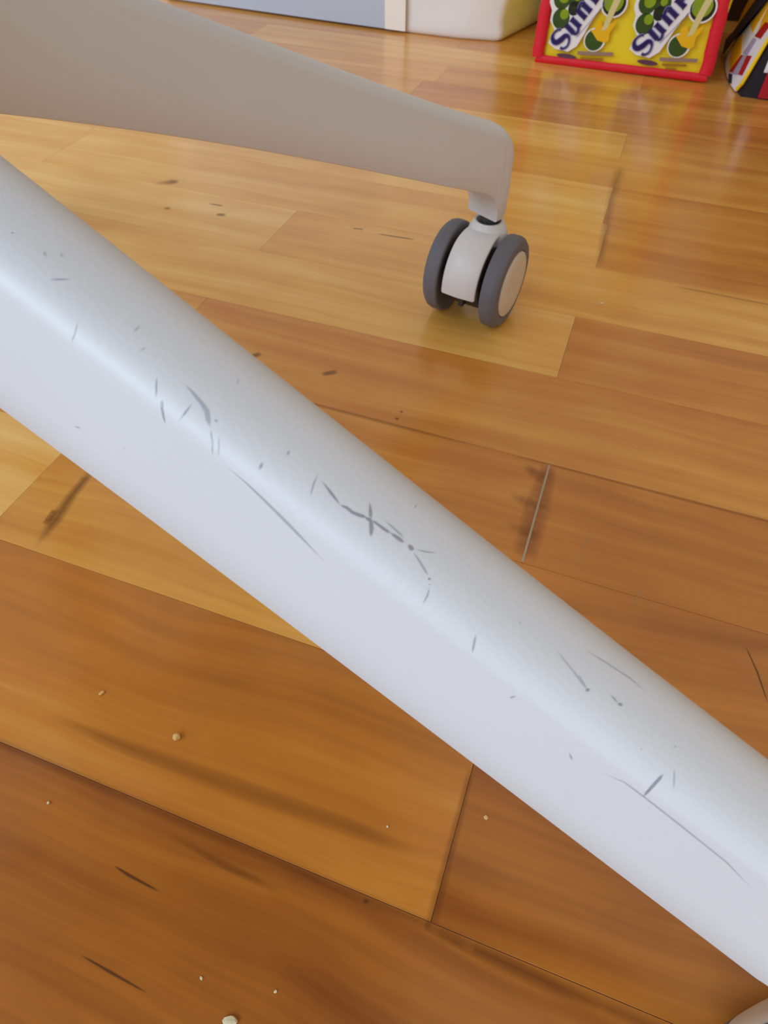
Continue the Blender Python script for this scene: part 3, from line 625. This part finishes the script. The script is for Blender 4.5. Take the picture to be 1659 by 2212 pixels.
# ------------------------------------------------------------------ bags
M_YEL = plain('yellow_woven_plastic', rgb(250, 222, 40), 0.35, noise=.10, nscale=22, bump=.5, bscale=45)
M_YEL2 = plain('golden_yellow_print', rgb(246, 194, 22), 0.35)
M_RED = plain('red_woven_piping', rgb(226, 20, 44), 0.55, noise=.08, nscale=60, bump=.2, bscale=300)
M_WHITEP = plain('white_print', rgb(246, 246, 248), 0.35, bump=.3, bscale=45)
M_NAVY = plain('navy_print', rgb(26, 14, 92), 0.35)
M_LIME = plain('dark_green_print', rgb(48, 82, 22), 0.35, noise=.35, nscale=90)
M_LIMEL = plain('light_green_print', rgb(140, 170, 30), 0.35, noise=.2, nscale=120)
M_LIMED = plain('black_green_print', rgb(22, 34, 24), 0.35)
M_PURP = plain('purple_print', rgb(98, 58, 82), 0.4)
M_LAV = plain('lavender_print', rgb(158, 130, 118), 0.4)
M_BRN = plain('brown_print', rgb(166, 118, 28), 0.4)
M_OUTL = plain('pale_blue_outline_print', rgb(128, 128, 180), 0.4)
M_JUICE = plain('juice_print', rgb(226, 214, 150), 0.4)

def soft_box(name, x0, x1, y0, y1, z0, z1, rad, mats, parent=None, puff=0.0, wob=0.0, seg=14, taper=0.0, seed=0, rz=0.02):
    """rounded, slightly crumpled upright bag body, outline rounded in plan"""
    rnd = random.Random(seed)
    cx, cy = (x0 + x1) / 2, (y0 + y1) / 2; hx, hy = (x1 - x0) / 2, (y1 - y0) / 2
    out = []
    for (sx, sy, a0) in ((1, 1, 0), (-1, 1, 90), (-1, -1, 180), (1, -1, 270)):
        for k in range(5):
            a = math.radians(a0 + 90 * k / 4)
            out.append((sx * (hx - rad) + rad * math.cos(a), sy * (hy - rad) + rad * math.sin(a)))
    P = []
    for i in range(len(out)):
        a, b = out[i], out[(i + 1) % len(out)]
        d = math.hypot(b[0] - a[0], b[1] - a[1]); n = max(1, int(d / .02))
        for k in range(n): P.append((a[0] + (b[0] - a[0]) * k / n, a[1] + (b[1] - a[1]) * k / n))
    ph = [rnd.uniform(0, 6.28) for _ in range(6)]
    V = []; F = []
    zs = [z0, z0 + rz * .12, z0 + rz * .4, z0 + rz] + [z0 + rz + (z1 - z0 - rz) * k / seg for k in range(1, seg + 1)]
    for zi, z in enumerate(zs):
        ins = {0: rz * .55, 1: rz * .28, 2: rz * .08}.get(zi, 0)
        q = (z - z0) / (z1 - z0)
        for (x, y) in P:
            nx, ny = x / hx, y / hy
            L = math.hypot(x, y)
            pf = puff * math.sin(math.pi * min(1, q)) * (1 - max(abs(nx), abs(ny)) ** 8 * .3)
            w = wob * (math.sin(x * 31 + z * 23 + ph[0]) + math.sin(y * 37 - z * 41 + ph[1]) + .6 * math.sin(x * 67 - y * 53 + z * 71 + ph[2]))
            k = 1 - taper * q
            s = 1 + (pf + w - ins) / max(L, .03)
            V.append((cx + x * s * k, cy + y * s * k, z))
    n = len(P)
    for i in range(len(zs) - 1):
        for k in range(n):
            k2 = (k + 1) % n
            F.append((i * n + k, i * n + k2, (i + 1) * n + k2, (i + 1) * n + k))
    F.append(tuple(reversed(range(n))))
    F.append(tuple((len(zs) - 1) * n + k for k in range(n)))
    return mesh_obj(name, V, F, mats, parent, smooth=True, angle=60)

def tube_vf(path, r, n=8, flat=1.0):
    V = []; F = []; m = len(path)
    for i, p in enumerate(path):
        p = Vector(p); d = (Vector(path[min(i + 1, m - 1)]) - Vector(path[max(0, i - 1)])).normalized()
        a = d.cross(Vector((0, 0, 1))) if abs(d.z) < .8 else d.cross(Vector((0, 1, 0)))
        a.normalize(); b = a.cross(d)
        for k in range(n):
            t = 2 * math.pi * k / n
            V.append(tuple(p + a * r * math.cos(t) + b * r * flat * math.sin(t)))
    for i in range(m - 1):
        for k in range(n):
            k2 = (k + 1) % n
            F.append((i * n + k, i * n + k2, (i + 1) * n + k2, (i + 1) * n + k))
    F.append(tuple(range(n))); F.append(tuple((m - 1) * n + k for k in range(n)))
    return V, F

# --- yellow bag with red edging
YF = 0.893
yb = empty('shopping_bag', (-0.041, YF + .06, 0))
tag(yb, 'yellow lime-print shopping bag edged in red, middle one of the three bags', 'bag')
def rel(o, root):
    for q in o.data.vertices: q.co -= root.location
    return o
BX0, BX1, BZ = -0.1345, 0.0535, 0.30
b_ = rel(soft_box('body', BX0 - .0045, BX1 - .001, YF + .002, YF + .160, 0.001, BZ, .006, M_YEL, yb, puff=0.004, wob=.0006, seed=3, rz=.006), yb)
# red edging: wavy flat bands around the front
def wavy(path, amp, seed):
    out = []; l = 0.0
    for i in range(len(path) - 1):
        a, b = Vector(path[i]), Vector(path[i + 1]); n = max(2, int((b - a).length / .006))
        for k in range(n):
            q = a.lerp(b, k / n); l += (b - a).length / n
            w = amp * (math.sin(l * 190 + seed * 2.1) + .7 * math.sin(l * 330 + seed))
            q.y += w * .4; q.x += w if abs(b.z - a.z) > abs(b.x - a.x) else 0.0
            q.z += 0.0 if abs(b.z - a.z) > abs(b.x - a.x) else w * .3
            out.append(q)
    out.append(Vector(path[-1]))
    return out
for i, pth in enumerate(([(-.1345, YF - .002, .0036), (.0530, YF - .002, .0052)],
                         [(-.1320, YF - .002, .006), (-.1330, YF - .001, .030), (-.1318, YF, .058), (-.134, YF + .001, .12), (-.133, YF + .001, .30)],
                         [(.0505, YF - .002, .008), (.0485, YF - .001, .035), (.0445, YF, .072), (.046, YF + .001, .14), (.046, YF + .001, .30)])):
    P = wavy(pth, .0005 if i else .0003, i)
    v, f = tube_vf(P, .0066 if i else .0040, 10, 1.0)
    v = [(x, YF - .0005 + (y - YF + .0005) * .55, z) for x, y, z in v]
    rel(mesh_obj('edging', v, f, M_RED, yb, smooth=True, angle=60), yb)
    v2 = [(x, y + .157, z) for x, y, z in v]
    rel(mesh_obj('edging', v2, f, M_RED, yb, smooth=True, angle=60), yb)
# carrying handles (above the frame)
for yy in (YF + .004, YF + .155):
    P = [(-.085, yy, .24), (-.085, yy, .30), (-.080, yy, .38), (-.060, yy, .43), (-.041, yy, .44), (-.02, yy, .43), (-.002, yy, .38), (.003, yy, .30), (.003, yy, .24)]
    v, f = tube_vf(P, .010, 8, .2)
    rel(mesh_obj('handle', v, f, M_RED, yb, smooth=True), yb)

# printing on the bag front, flat shapes at 0.2 mm steps
PM = []; PV = []; PFc = []; PI = []
def pm(m):
    if m not in PM: PM.append(m)
    return PM.index(m)
def front_y(x, z):
    q = min(1, max(0, (z - .001) / (BZ - .001)))
    return YF - .0014 - .0044 * math.sin(math.pi * q)
def poly2(pts, m, layer):
    """filled (possibly concave) polygon on the bag front"""
    from mathutils.geometry import tessellate_polygon
    pts = [p for p in pts]
    tri = tessellate_polygon([[Vector((p[0], p[1], 0)) for p in pts]])
    b = len(PV)
    for x, z in pts: PV.append((x, front_y(x, z) - layer * .00016, z))
    for t in tri:
        a, bb, c = (Vector(pts[k]) for k in t)
        if (bb - a).cross(c - a) < 0: t = (t[0], t[2], t[1])
        PFc.append(tuple(b + k for k in t)); PI.append(pm(m))
def ell(cx, cz, rx, rz, m, layer, rot=0, n=26, a0=0, a1=360):
    P = []
    for k in range(n):
        a = math.radians(a0 + (a1 - a0) * k / (n if a1 - a0 == 360 else n - 1))
        x, z = rx * math.cos(a), rz * math.sin(a)
        P.append((cx + x * math.cos(rot) - z * math.sin(rot), cz + x * math.sin(rot) + z * math.cos(rot)))
    poly2(P, m, layer)
def stroke(pts, ws, m, layer):
    P = [Vector(p) for p in pts]; l = []; r = []
    for i, p in enumerate(P):
        d = (P[min(i + 1, len(P) - 1)] - P[max(0, i - 1)]).normalized(); n = Vector((-d.y, d.x))
        l.append(tuple(p + n * ws[i] / 2)); r.append(tuple(p - n * ws[i] / 2))
    for i in range(len(P) - 1):
        poly2([l[i], r[i], r[i + 1], l[i + 1]], m, layer)
def curve(pts, ws, m, layer, n=5):
    """smoothed stroke (Catmull-Rom)"""
    P = [Vector(p) for p in pts]; Q = []; W = []
    for i in range(len(P) - 1):
        p0, p1, p2, p3 = P[max(0, i - 1)], P[i], P[i + 1], P[min(len(P) - 1, i + 2)]
        for k in range(n):
            t = k / n
            Q.append(.5 * ((2 * p1) + (p2 - p0) * t + (2 * p0 - 5 * p1 + 4 * p2 - p3) * t * t + (3 * p1 - p0 - 3 * p2 + p3) * t ** 3))
            W.append(ws[i] * (1 - t) + ws[i + 1] * t)
    Q.append(P[-1]); W.append(ws[-1])
    stroke([tuple(q) for q in Q], W, m, layer)

def unit(dx, dz, text=True, low=True):
    o = lambda P: [(x + dx, z + dz) for x, z in P]
    poly2(o([(-.0348, .0233), (-.0321, .0319), (-.0272, .0399), (-.0208, .0473), (-.0146, .0593), (-.0060, .0720), (.008, .095), (.034, .095), (.0215, .0760), (.0136, .0589),
             (.006, .0444), (.0026, .0354), (-.0029, .0235), (-.0115, .0172), (-.0262, .0185)]), M_WHITEP, 1)
    poly2(o([(-.030, .0355), (-.0368, .0440), (-.0366, .0531), (-.0405, .0600), (-.040, .0700), (-.034, .0790), (-.012, .0800), (-.0050, .0690), (-.0150, .0530), (-.0210, .0420)]), M_WHITEP, 1)
    for (x, z, r) in ((-.0130, .0655, .0085), (-.0135, .0570, .0062), (-.0275, .0645, .0092), (-.0254, .0468, .0092), (-.022, .0740, .009)):
        ell(x + dx, z + dz, r, r * 1.05, M_LIME if r > .007 else M_LIMED, 2)
    for (x, z, r) in ((-.0258, .0664, .0058), (-.0226, .0510, .0046), (-.0118, .0672, .0036)):
        ell(x + dx, z + dz, r, r, M_LIMEL, 3)
    # cut half lime with juice running down, splashing on the lower lime
    ell(.0270 + dx, .0650 + dz, .0138, .0128, M_WHITEP, 2)
    ell(.0270 + dx, .0650 + dz, .0120, .0112, M_LIMED, 3)
    ell(.0262 + dx, .0668 + dz, .0100, .0098, M_LIMEL, 4)
    ell(.0150 + dx, .0314 + dz, .0118, .0112, M_WHITEP, 2)
    ell(.0146 + dx, .0310 + dz, .0100, .0098, M_LIME, 3)
    ell(.0160 + dx, .0318 + dz, .0048, .0052, M_LIMEL if False else M_LIME, 4)
    poly2(o([(.0081, .0403), (.0125, .0401), (.0118, .0461), (.0165, .0508), (.0202, .0445), (.0254, .0456), (.0336, .0518), (.0333, .047), (.0291, .0393), (.0301, .0326), (.0269, .0297), (.0177, .0313)]), M_YEL2, 5)
    poly2(o([(.0278, .0760), (.0350, .0760), (.0302, .0592), (.0258, .0426), (.0198, .0396), (.0216, .0483), (.0235, .0586)]), M_JUICE, 6)
    if low:
        poly2(o([(-.0008, .0192), (.0383, .0220), (.0377, .0185), (-.0005, .0158)]), M_LAV, 4)
        poly2(o([(.0032, .0138), (.0288, .0158), (.0284, .0136), (.004, .0116)]), M_BRN, 4)
        poly2(o([(.0079, .0107), (.0191, .0112), (.019, .0096), (.0087, .0092)]), M_BRN, 4)
        ell(-.0121 + dx, .0130 + dz, .0112, .0024, M_PURP, 4, rot=-.03)
    if text:
        T = 7
        def lay(ws, m, t, c, pts): (curve if c else stroke)(o(pts), ws, m, t)
        S = [(-.0232, .0372), (-.0262, .0368), (-.0300, .0335), (-.0312, .0292), (-.0290, .0256), (-.0254, .0250), (-.0211, .0280), (-.0175, .0318), (-.0140, .0316), (-.0122, .0280), (-.0132, .0228), (-.0172, .0198), (-.0206, .0206)]
        lay([.0030, .0030, .0030, .0044, .0058, .0060, .0062, .0054, .0044, .0030, .0028, .0030, .0034], M_OUTL, T, True, S)
        lay([.0014, .0012, .0012, .0026, .0042, .0046, .0048, .0040, .0026, .0012, .0010, .0014, .0020], M_NAVY, T + 1, True, S)
        # bold serif stems, foot to head, leaning with the line of text
        stems = [((-.0187, .0418), (-.0088, .0352)), ((-.0140, .0476), (-.0036, .0416)), ((-.0098, .0560), (.0004, .0500)), ((-.0050, .0616), (.0044, .0562)), ((-.0006, .0702), (.0092, .0648))]
        joins = [[(-.0088, .0352), (-.0062, .0350), (-.0046, .0376), (-.0052, .0414)], None, [(-.0084, .0566), (-.0080, .0606), (-.0064, .0628), (-.0038, .0616)], None,
                 [(.0040, .0676), (.0060, .0712), (.0080, .0740)]]
        for a, b in stems:
            lay([.0056, .0056], M_OUTL, T, False, [a, b])
        for j in joins:
            if j: lay([.0036] * len(j), M_OUTL, T, True, j)
        for (a, b), j in zip(stems, joins):
            lay([.0040, .0040], M_NAVY, T + 1, False, [a, b])
            d = (Vector(b) - Vector(a)).normalized(); n = Vector((-d.y, d.x))
            for end in (a, b):
                e = Vector(end)
                if end is b and j and j[0] == b: continue
                lay([.0011, .0011], M_NAVY, T + 1, False, [tuple(e - n * .0030), tuple(e + n * .0030)])
            if j: lay([.0026] + [.0018] * (len(j) - 2) + [.0014], M_NAVY, T + 1, True, j)
        # thin rules either side of the word
        lay([.0005, .0005], M_OUTL, T, False, [(-.0050, .0318), (.0200, .0668)])
unit(0, 0)
unit(-.0882, -.0036)
# same print carries on above (limes and splashes)
for k in (1, 2):
    unit(-.012, .090 * k, text=False, low=False); unit(-.100 if k == 1 else -.0985, .090 * k - .004, text=False, low=False)
keep = [(fc, i) for fc, i in zip(PFc, PI) if all(BX0 + .003 < PV[k][0] < BX1 - .001 and .004 < PV[k][2] < BZ - .004 for k in fc)]
pr = mesh_obj('front_print', PV, [k[0] for k in keep], PM, yb, idx=[k[1] for k in keep])
rel(pr, yb)
pr['label'] = 'printed limes, juice splashes and slanted navy lettering'
# loose diagonal fold in the lower front
# --- white bag, left
M_WB = plain('white_nonwoven_fabric', rgb(236, 232, 230), 0.75, noise=.05, nscale=14, bump=.35, bscale=30)
M_WB2 = plain('white_tape', rgb(244, 238, 228), 0.5)
M_WB3 = plain('bluish_white_panel', rgb(186, 194, 208), 0.6, noise=.04, nscale=12, bump=.3, bscale=26)
wb = empty('white_bag', (-.42, 1.05, 0))
tag(wb, 'large white fabric bag with a pale vertical band, left of the yellow bag', 'bag')
FOOT = [(-.187, .9485), (-.150, 1.10), (-.70, 1.13), (-.70, .958), (-.43, .9425), (-.30, .9375), (-.235, .9395)]
def foot_body():
    rnd = random.Random(5)
    P = []
    n = len(FOOT)
    for i in range(n):
        a, b = Vector(FOOT[i]), Vector(FOOT[(i + 1) % n])
        m = max(2, int((b - a).length / .018))
        for k in range(m):
            q = a.lerp(b, k / m)
            if k == 0 and i in (0, 1, 2, 3):      # small rounded corners
                pa = Vector(FOOT[i - 1]); d0 = (pa - a).normalized(); d1 = (b - a).normalized(); r = .007
                for t in (0, .25, .5, .75, 1):
                    P.append((a + d0 * r) * (1 - t) ** 2 + a * 2 * t * (1 - t) + (a + d1 * r) * t * t)
            else:
                P.append(q)
    c = Vector((-.42, 1.04))
    zs = [(0.0, .007), (.0015, .003), (.005, .0008), (.010, 0), (.02, 0), (.035, 0), (.05, 0), (.07, 0), (.09, 0), (.12, 0), (.16, 0), (.20, 0), (.25, 0), (.30, 0), (.34, 0)]
    V = []; F = []
    for z, ins in zs:
        for q in P:
            d = q - c; L = d.length
            w = .0016 * min(1, z / .02) * (math.sin(q.x * 43 + z * 61) + math.sin(q.x * 71 - z * 95 + 1.3) + math.sin(q.y * 57 + z * 47))
            p_ = q + d / L * (w - ins)
            V.append((p_.x, p_.y, z))
    m = len(P)
    for i in range(len(zs) - 1):
        for k in range(m):
            k2 = (k + 1) % m
            F.append((i * m + k, i * m + k2, (i + 1) * m + k2, (i + 1) * m + k))
    F.append(tuple(reversed(range(m)))); F.append(tuple((len(zs) - 1) * m + k for k in range(m)))
    return V, F
v, f = foot_body()
rel(mesh_obj('body', v, f, M_WB, wb, smooth=True, angle=50), wb)
def panel(name, x0, x1, z0, z1, mat, yf):
    V = []; F = []; n = 14; m = 10
    for k in range(2):
        for i in range(n + 1):
            for j in range(m + 1):
                x = x0 + (x1 - x0) * i / n; z = z0 + (z1 - z0) * j / m
                V.append((x, yf(x, z) - (.0 if k else .0012), z))
    st = (n + 1) * (m + 1)
    for i in range(n):
        for j in range(m):
            a = i * (m + 1) + j
            F.append((a, a + m + 1, a + m + 2, a + 1)); F.append((st + a, st + a + 1, st + a + m + 2, st + a + m + 1))
    for i in range(n):
        for j in (0, m):
            a = i * (m + 1) + j; F.append((a, a + m + 1, st + a + m + 1, st + a))
    for j in range(m):
        for i in (0, n):
            a = i * (m + 1) + j; F.append((a, a + 1, st + a + 1, st + a))
    return mesh_obj(name, V, F, mat, wb, smooth=True, angle=50)
def wb_y(x, z):
    F_ = [(-.70, .958), (-.43, .9425), (-.30, .9375), (-.235, .9395), (-.187, .9485)]
    for (xa, ya), (xb, yb_) in zip(F_, F_[1:]):
        if xa <= x <= xb:
            return ya + (yb_ - ya) * (x - xa) / (xb - xa) - .0042 + max(0, .006 - z) ** 1.5 * 12
    return .94
rel(panel('blue_panel', -.66, -.3335, .003, .33, M_WB3, lambda x, z: wb_y(x, z) - .0005), wb)['label'] = 'bluish white front panel'
rel(panel('band', -.3335, -.3065, .003, .33, M_WB2, lambda x, z: wb_y(x, z) - .0016), wb)['label'] = 'pale vertical band'
for yy in (.955, 1.15):
    P = [(-.56, yy, .30), (-.56, yy, .36), (-.53, yy, .43), (-.45, yy, .47), (-.37, yy, .43), (-.34, yy, .36), (-.34, yy, .30)]
    v, f = tube_vf(P, .012, 8, .2)
    rel(mesh_obj('handle', v, f, M_WB2, wb, smooth=True), wb)

# --- cooler bag, right
M_BLK = plain('black_navy_fabric', rgb(24, 20, 34), 0.7, bump=.2, bscale=300)
M_STRAP = plain('navy_webbing', rgb(22, 26, 62), 0.6, bump=.2, bscale=500)
M_WHT = plain('white_vinyl', rgb(240, 240, 248), 0.4)
M_YLV = plain('amber_vinyl', rgb(240, 176, 24), 0.45)
M_DYL = plain('dark_amber_vinyl', rgb(236, 176, 24), 0.5)
M_PIP = plain('bright_yellow_piping', rgb(255, 216, 24), 0.4)
M_RDV = plain('crimson_vinyl', rgb(176, 16, 34), 0.45)
M_LVN = plain('grey_lilac_print', rgb(170, 160, 186), 0.5)
cb = empty('cooler_bag', (.19, .95, 0))
tag(cb, 'black cooler bag with white, amber and red stripes and yellow piping, rightmost bag', 'bag')
SV = Vector((-.012, .116, 0)); TV = Vector((.0100, 0, .0474)); A0 = Vector((.087, .864, 0))
NV = SV.cross(TV).normalized()
if NV.x > 0: NV = -NV
def sp(s, t, l=0.0):
    return A0 + SV * s + TV * t + NV * (l + .006 * math.sin(math.pi * min(1, max(0, s / 1.2))))
# body: sheared soft block that follows the leaning side
V = []; F = []
ns, nt_ = 10, 14
def outl_s(t):
    return float(np.interp(t, [0, .05, .16, .30, .45, .7, 1.0, 2.2, 4.6], [.85, 1.16, 1.22, 1.36, 1.42, 1.50, 1.52, 1.45, 1.3]))
for k, wx in enumerate((0.0, .05, .30, .345)):
    for j in range(nt_ + 1):
        t = 4.6 * (j / nt_) ** 1.6
        for i in range(ns + 1):
            s = outl_s(t) * i / ns
            ins = .004 if k in (0,) else 0
            q = sp(s, t, -.003) if wx == 0 else A0 + SV * s + TV * t + Vector((wx, 0, 0))
            V.append(tuple(q))
def bi(k, j, i): return k * (nt_ + 1) * (ns + 1) + j * (ns + 1) + i
for j in range(nt_):
    for i in range(ns):
        F.append((bi(0, j, i), bi(0, j, i + 1), bi(0, j + 1, i + 1), bi(0, j + 1, i)))
        F.append((bi(3, j, i), bi(3, j + 1, i), bi(3, j + 1, i + 1), bi(3, j, i + 1)))
for k in range(3):
    for j in range(nt_):
        F.append((bi(k, j, 0), bi(k, j + 1, 0), bi(k + 1, j + 1, 0), bi(k + 1, j, 0)))
        F.append((bi(k, j, ns), bi(k + 1, j, ns), bi(k + 1, j + 1, ns), bi(k, j + 1, ns)))
    for i in range(ns):
        F.append((bi(k, 0, i), bi(k + 1, 0, i), bi(k + 1, 0, i + 1), bi(k, 0, i + 1)))
        F.append((bi(k, nt_, i), bi(k, nt_, i + 1), bi(k + 1, nt_, i + 1), bi(k + 1, nt_, i)))
rel(mesh_obj('body', V, F, M_BLK, cb, smooth=True, angle=40), cb)
def side_patch(name, pts, mat, layer, parent=None, label=None):
    """cloth patch on the side, given thickness, subdivided along its outline"""
    from mathutils.geometry import tessellate_polygon
    bm = bmesh.new()
    vs = [bm.verts.new((p[0], p[1], 0)) for p in pts]
    face = bm.faces.new(vs)
    bmesh.ops.triangulate(bm, faces=[face])
    for _ in range(3):
        bmesh.ops.subdivide_edges(bm, edges=[e for e in bm.edges if e.calc_length() > .12], cuts=1)
        bmesh.ops.triangulate(bm, faces=bm.faces)
    bm.verts.ensure_lookup_table()
    r = bmesh.ops.extrude_face_region(bm, geom=bm.faces[:])
    for q in r['geom']:
        if isinstance(q, bmesh.types.BMVert): q.co.z = 1.0
    V = [tuple(sp(q.co.x, q.co.y, layer * .0006 + (.0006 if q.co.z > .5 else -.0012))) for q in bm.verts]
    bm.verts.index_update()
    F = [[q.index for q in fc.verts] for fc in bm.faces]
    bm.free()
    o = rel(mesh_obj(name, V, F, mat, parent or cb), cb)
    if label: o['label'] = label
    return o
wp = side_patch('side_panel', [(.10, .02), (.32, .0), (.60, .01), (.90, .03), (1.06, .14), (1.16, .26), (1.10, .42), (.92, .62), (.80, .80), (.70, 1.0), (.62, 1.3), (.58, 2.2), (.04, 2.2), (.05, 1.0), (.09, .3)], M_WHT, 0, label='white side panel')
side_patch('amber_patch', [(.98, .36), (.777, .685), (.60, .60), (.447, .506), (.46, .30), (.472, .128), (.756, .213)], M_YLV, 1.4)
side_patch('amber_patch', [(.715, .945), (.59, 1.15), (.53, 1.6), (.44, 1.6), (.453, 1.032), (.45, .895)], M_YLV, 1.4)
side_patch('amber_patch', [(.43, 1.5), (.40, 1.2), (.318, .973), (.20, 1.05), (.14, 1.5)], M_YLV, 1.4)
side_patch('red_patch', [(.495, .103), (.412, .493), (.163, .654), (.127, .304)], M_RDV, 1.8)
side_patch('red_patch', [(.345, .90), (.28, 1.2), (.15, 1.25), (.19, .958)], M_RDV, 1.8)
side_patch('pale_stripe', [(.355, .16), (.335, .551), (.265, .59), (.215, .25)], M_LVN, 2.4)
side_patch('pale_stripe', [(.388, .542), (.337, .873), (.259, .889), (.264, .609)], M_LVN, 2.4)
side_patch('dark_patch', [(.327, .0), (.459, .09), (.372, .141), (.258, .034)], M_BLK, 2.4)
side_patch('upper_panel', [(1.34, .30), (1.41, .50), (1.48, .75), (1.50, 1.0), (1.42, 2.2), (.70, 2.2), (.80, 1.3), (.90, 1.1), (1.05, .75)], M_DYL, .2, label='dark amber upper panel')
# webbing strap slung across the side
S_P = [(1.235, .16), (1.10, .42), (.92, .78), (.78, 1.08), (.66, 1.36), (.55, 1.8), (.50, 2.6)]
V = []; F = []
for (s, t) in S_P:
    for (ds, l) in ((-.15, .0046), (-.15, .0062), (.13, .0062), (.13, .0046)):
        V.append(tuple(sp(s + ds * .9, t + ds * .55, l)))
for i in range(len(S_P) - 1):
    for k in range(4):
        k2 = (k + 1) % 4
        F.append((i * 4 + k, i * 4 + k2, (i + 1) * 4 + k2, (i + 1) * 4 + k))
F += [(0, 1, 2, 3), tuple((len(S_P) - 1) * 4 + k for k in range(4))]
rel(mesh_obj('strap', V, F, M_STRAP, cb), cb)['label'] = 'navy webbing strap'
P = [sp(.07, .05, .0008)] + [sp(.03, t, .0008) for t in (.2, .5, 1.0, 1.6, 2.4, 3.4, 4.4)]
P = [tuple(q + Vector((0, -.001, .0016))) for q in P]
v, f = tube_vf(P, .0019, 10)
rel(mesh_obj('piping', v, f, M_PIP, cb, smooth=True), cb)['label'] = 'bright yellow piping'
v, f = box_vf(.1030, .112, .8625, .8645, .024, .075); v = [(x + (z - .03) * -.0 , y, z) for x, y, z in v]
rel(mesh_obj('white_badge', v, f, M_WHT, cb), cb)
v, f = box_vf(.1066, .150, .8622, .8645, .0015, .0315)
rel(mesh_obj('red_badge', v, f, M_RDV, cb), cb)

# ------------------------------------------------------------------ crumbs on the floor
M_CRUMB = plain('biscuit_crumb', rgb(222, 178, 112), 0.8, noise=.2, nscale=900)
M_CRUMBW = plain('pale_crumb', rgb(226, 214, 178), 0.8, noise=.15, nscale=900)
def crumb(name, x, y, r, mat, label, sq=(1, 1, .8), seed=0):
    rnd = random.Random(seed)
    bm = bmesh.new()
    bmesh.ops.create_icosphere(bm, subdivisions=2, radius=r)
    for q in bm.verts:
        k = 1 + rnd.uniform(-.16, .16)
        q.co = Vector((q.co.x * sq[0] * k, q.co.y * sq[1] * k, q.co.z * sq[2] * k))
    zmin = min(q.co.z for q in bm.verts)
    for q in bm.verts: q.co.z -= zmin
    me = bpy.data.meshes.new(name); bm.to_mesh(me); bm.free()
    me.materials.append(mat)
    o = bpy.data.objects.new(name, me); COL.objects.link(o)
    o.location = (x, y, 0.0); o.rotation_euler = (0, 0, rnd.uniform(0, 3))
    tag(o, label, 'crumb', 'crumbs scattered on the floor')
    return o
crumb('crumb', -.0998, .0627, .00145, M_CRUMB, 'largest round tan crumb on the floor, lower left', seed=1)
crumb('crumb', -.1360, .0678, .0010, M_CRUMB, 'tan crumb on the floor up and left of the largest crumb', (1.2, .7, .4), seed=2)
crumb('crumb', -.0413, -.0040, .0017, M_CRUMBW, 'pale elongated flake on the floor at the bottom edge of the photo', (.7, 1.3, .5), seed=3)
crumb('crumb', -.1290, .0275, .0005, M_CRUMBW, 'tiny white speck nearest the left edge, below the largest crumb', seed=4)
crumb('crumb', -.0544, .0020, .0004, M_CRUMBW, 'tiny white speck on the floor just above left of the pale flake', (1, 1.4, .6), seed=5)
crumb('crumb', -.0323, .0066, .0004, M_CRUMBW, 'tiny white speck on the floor above right of the pale flake', (1, 1.4, .6), seed=6)
crumb('crumb', .0142, .0752, .0008, M_CRUMB, 'flat tan speck on the floor right of the end joint, under the near arm', (1, 1, .3), seed=7)
crumb('crumb', -.0166, .0607, .0004, M_CRUMBW, 'tiny white speck on the floor left of the end joint, below the near arm', seed=8)
crumb('crumb', .0072, .4123, .0010, M_CRUMBW, 'tiny white speck on the far floor right of the caster', (1, 1, .4), seed=9)
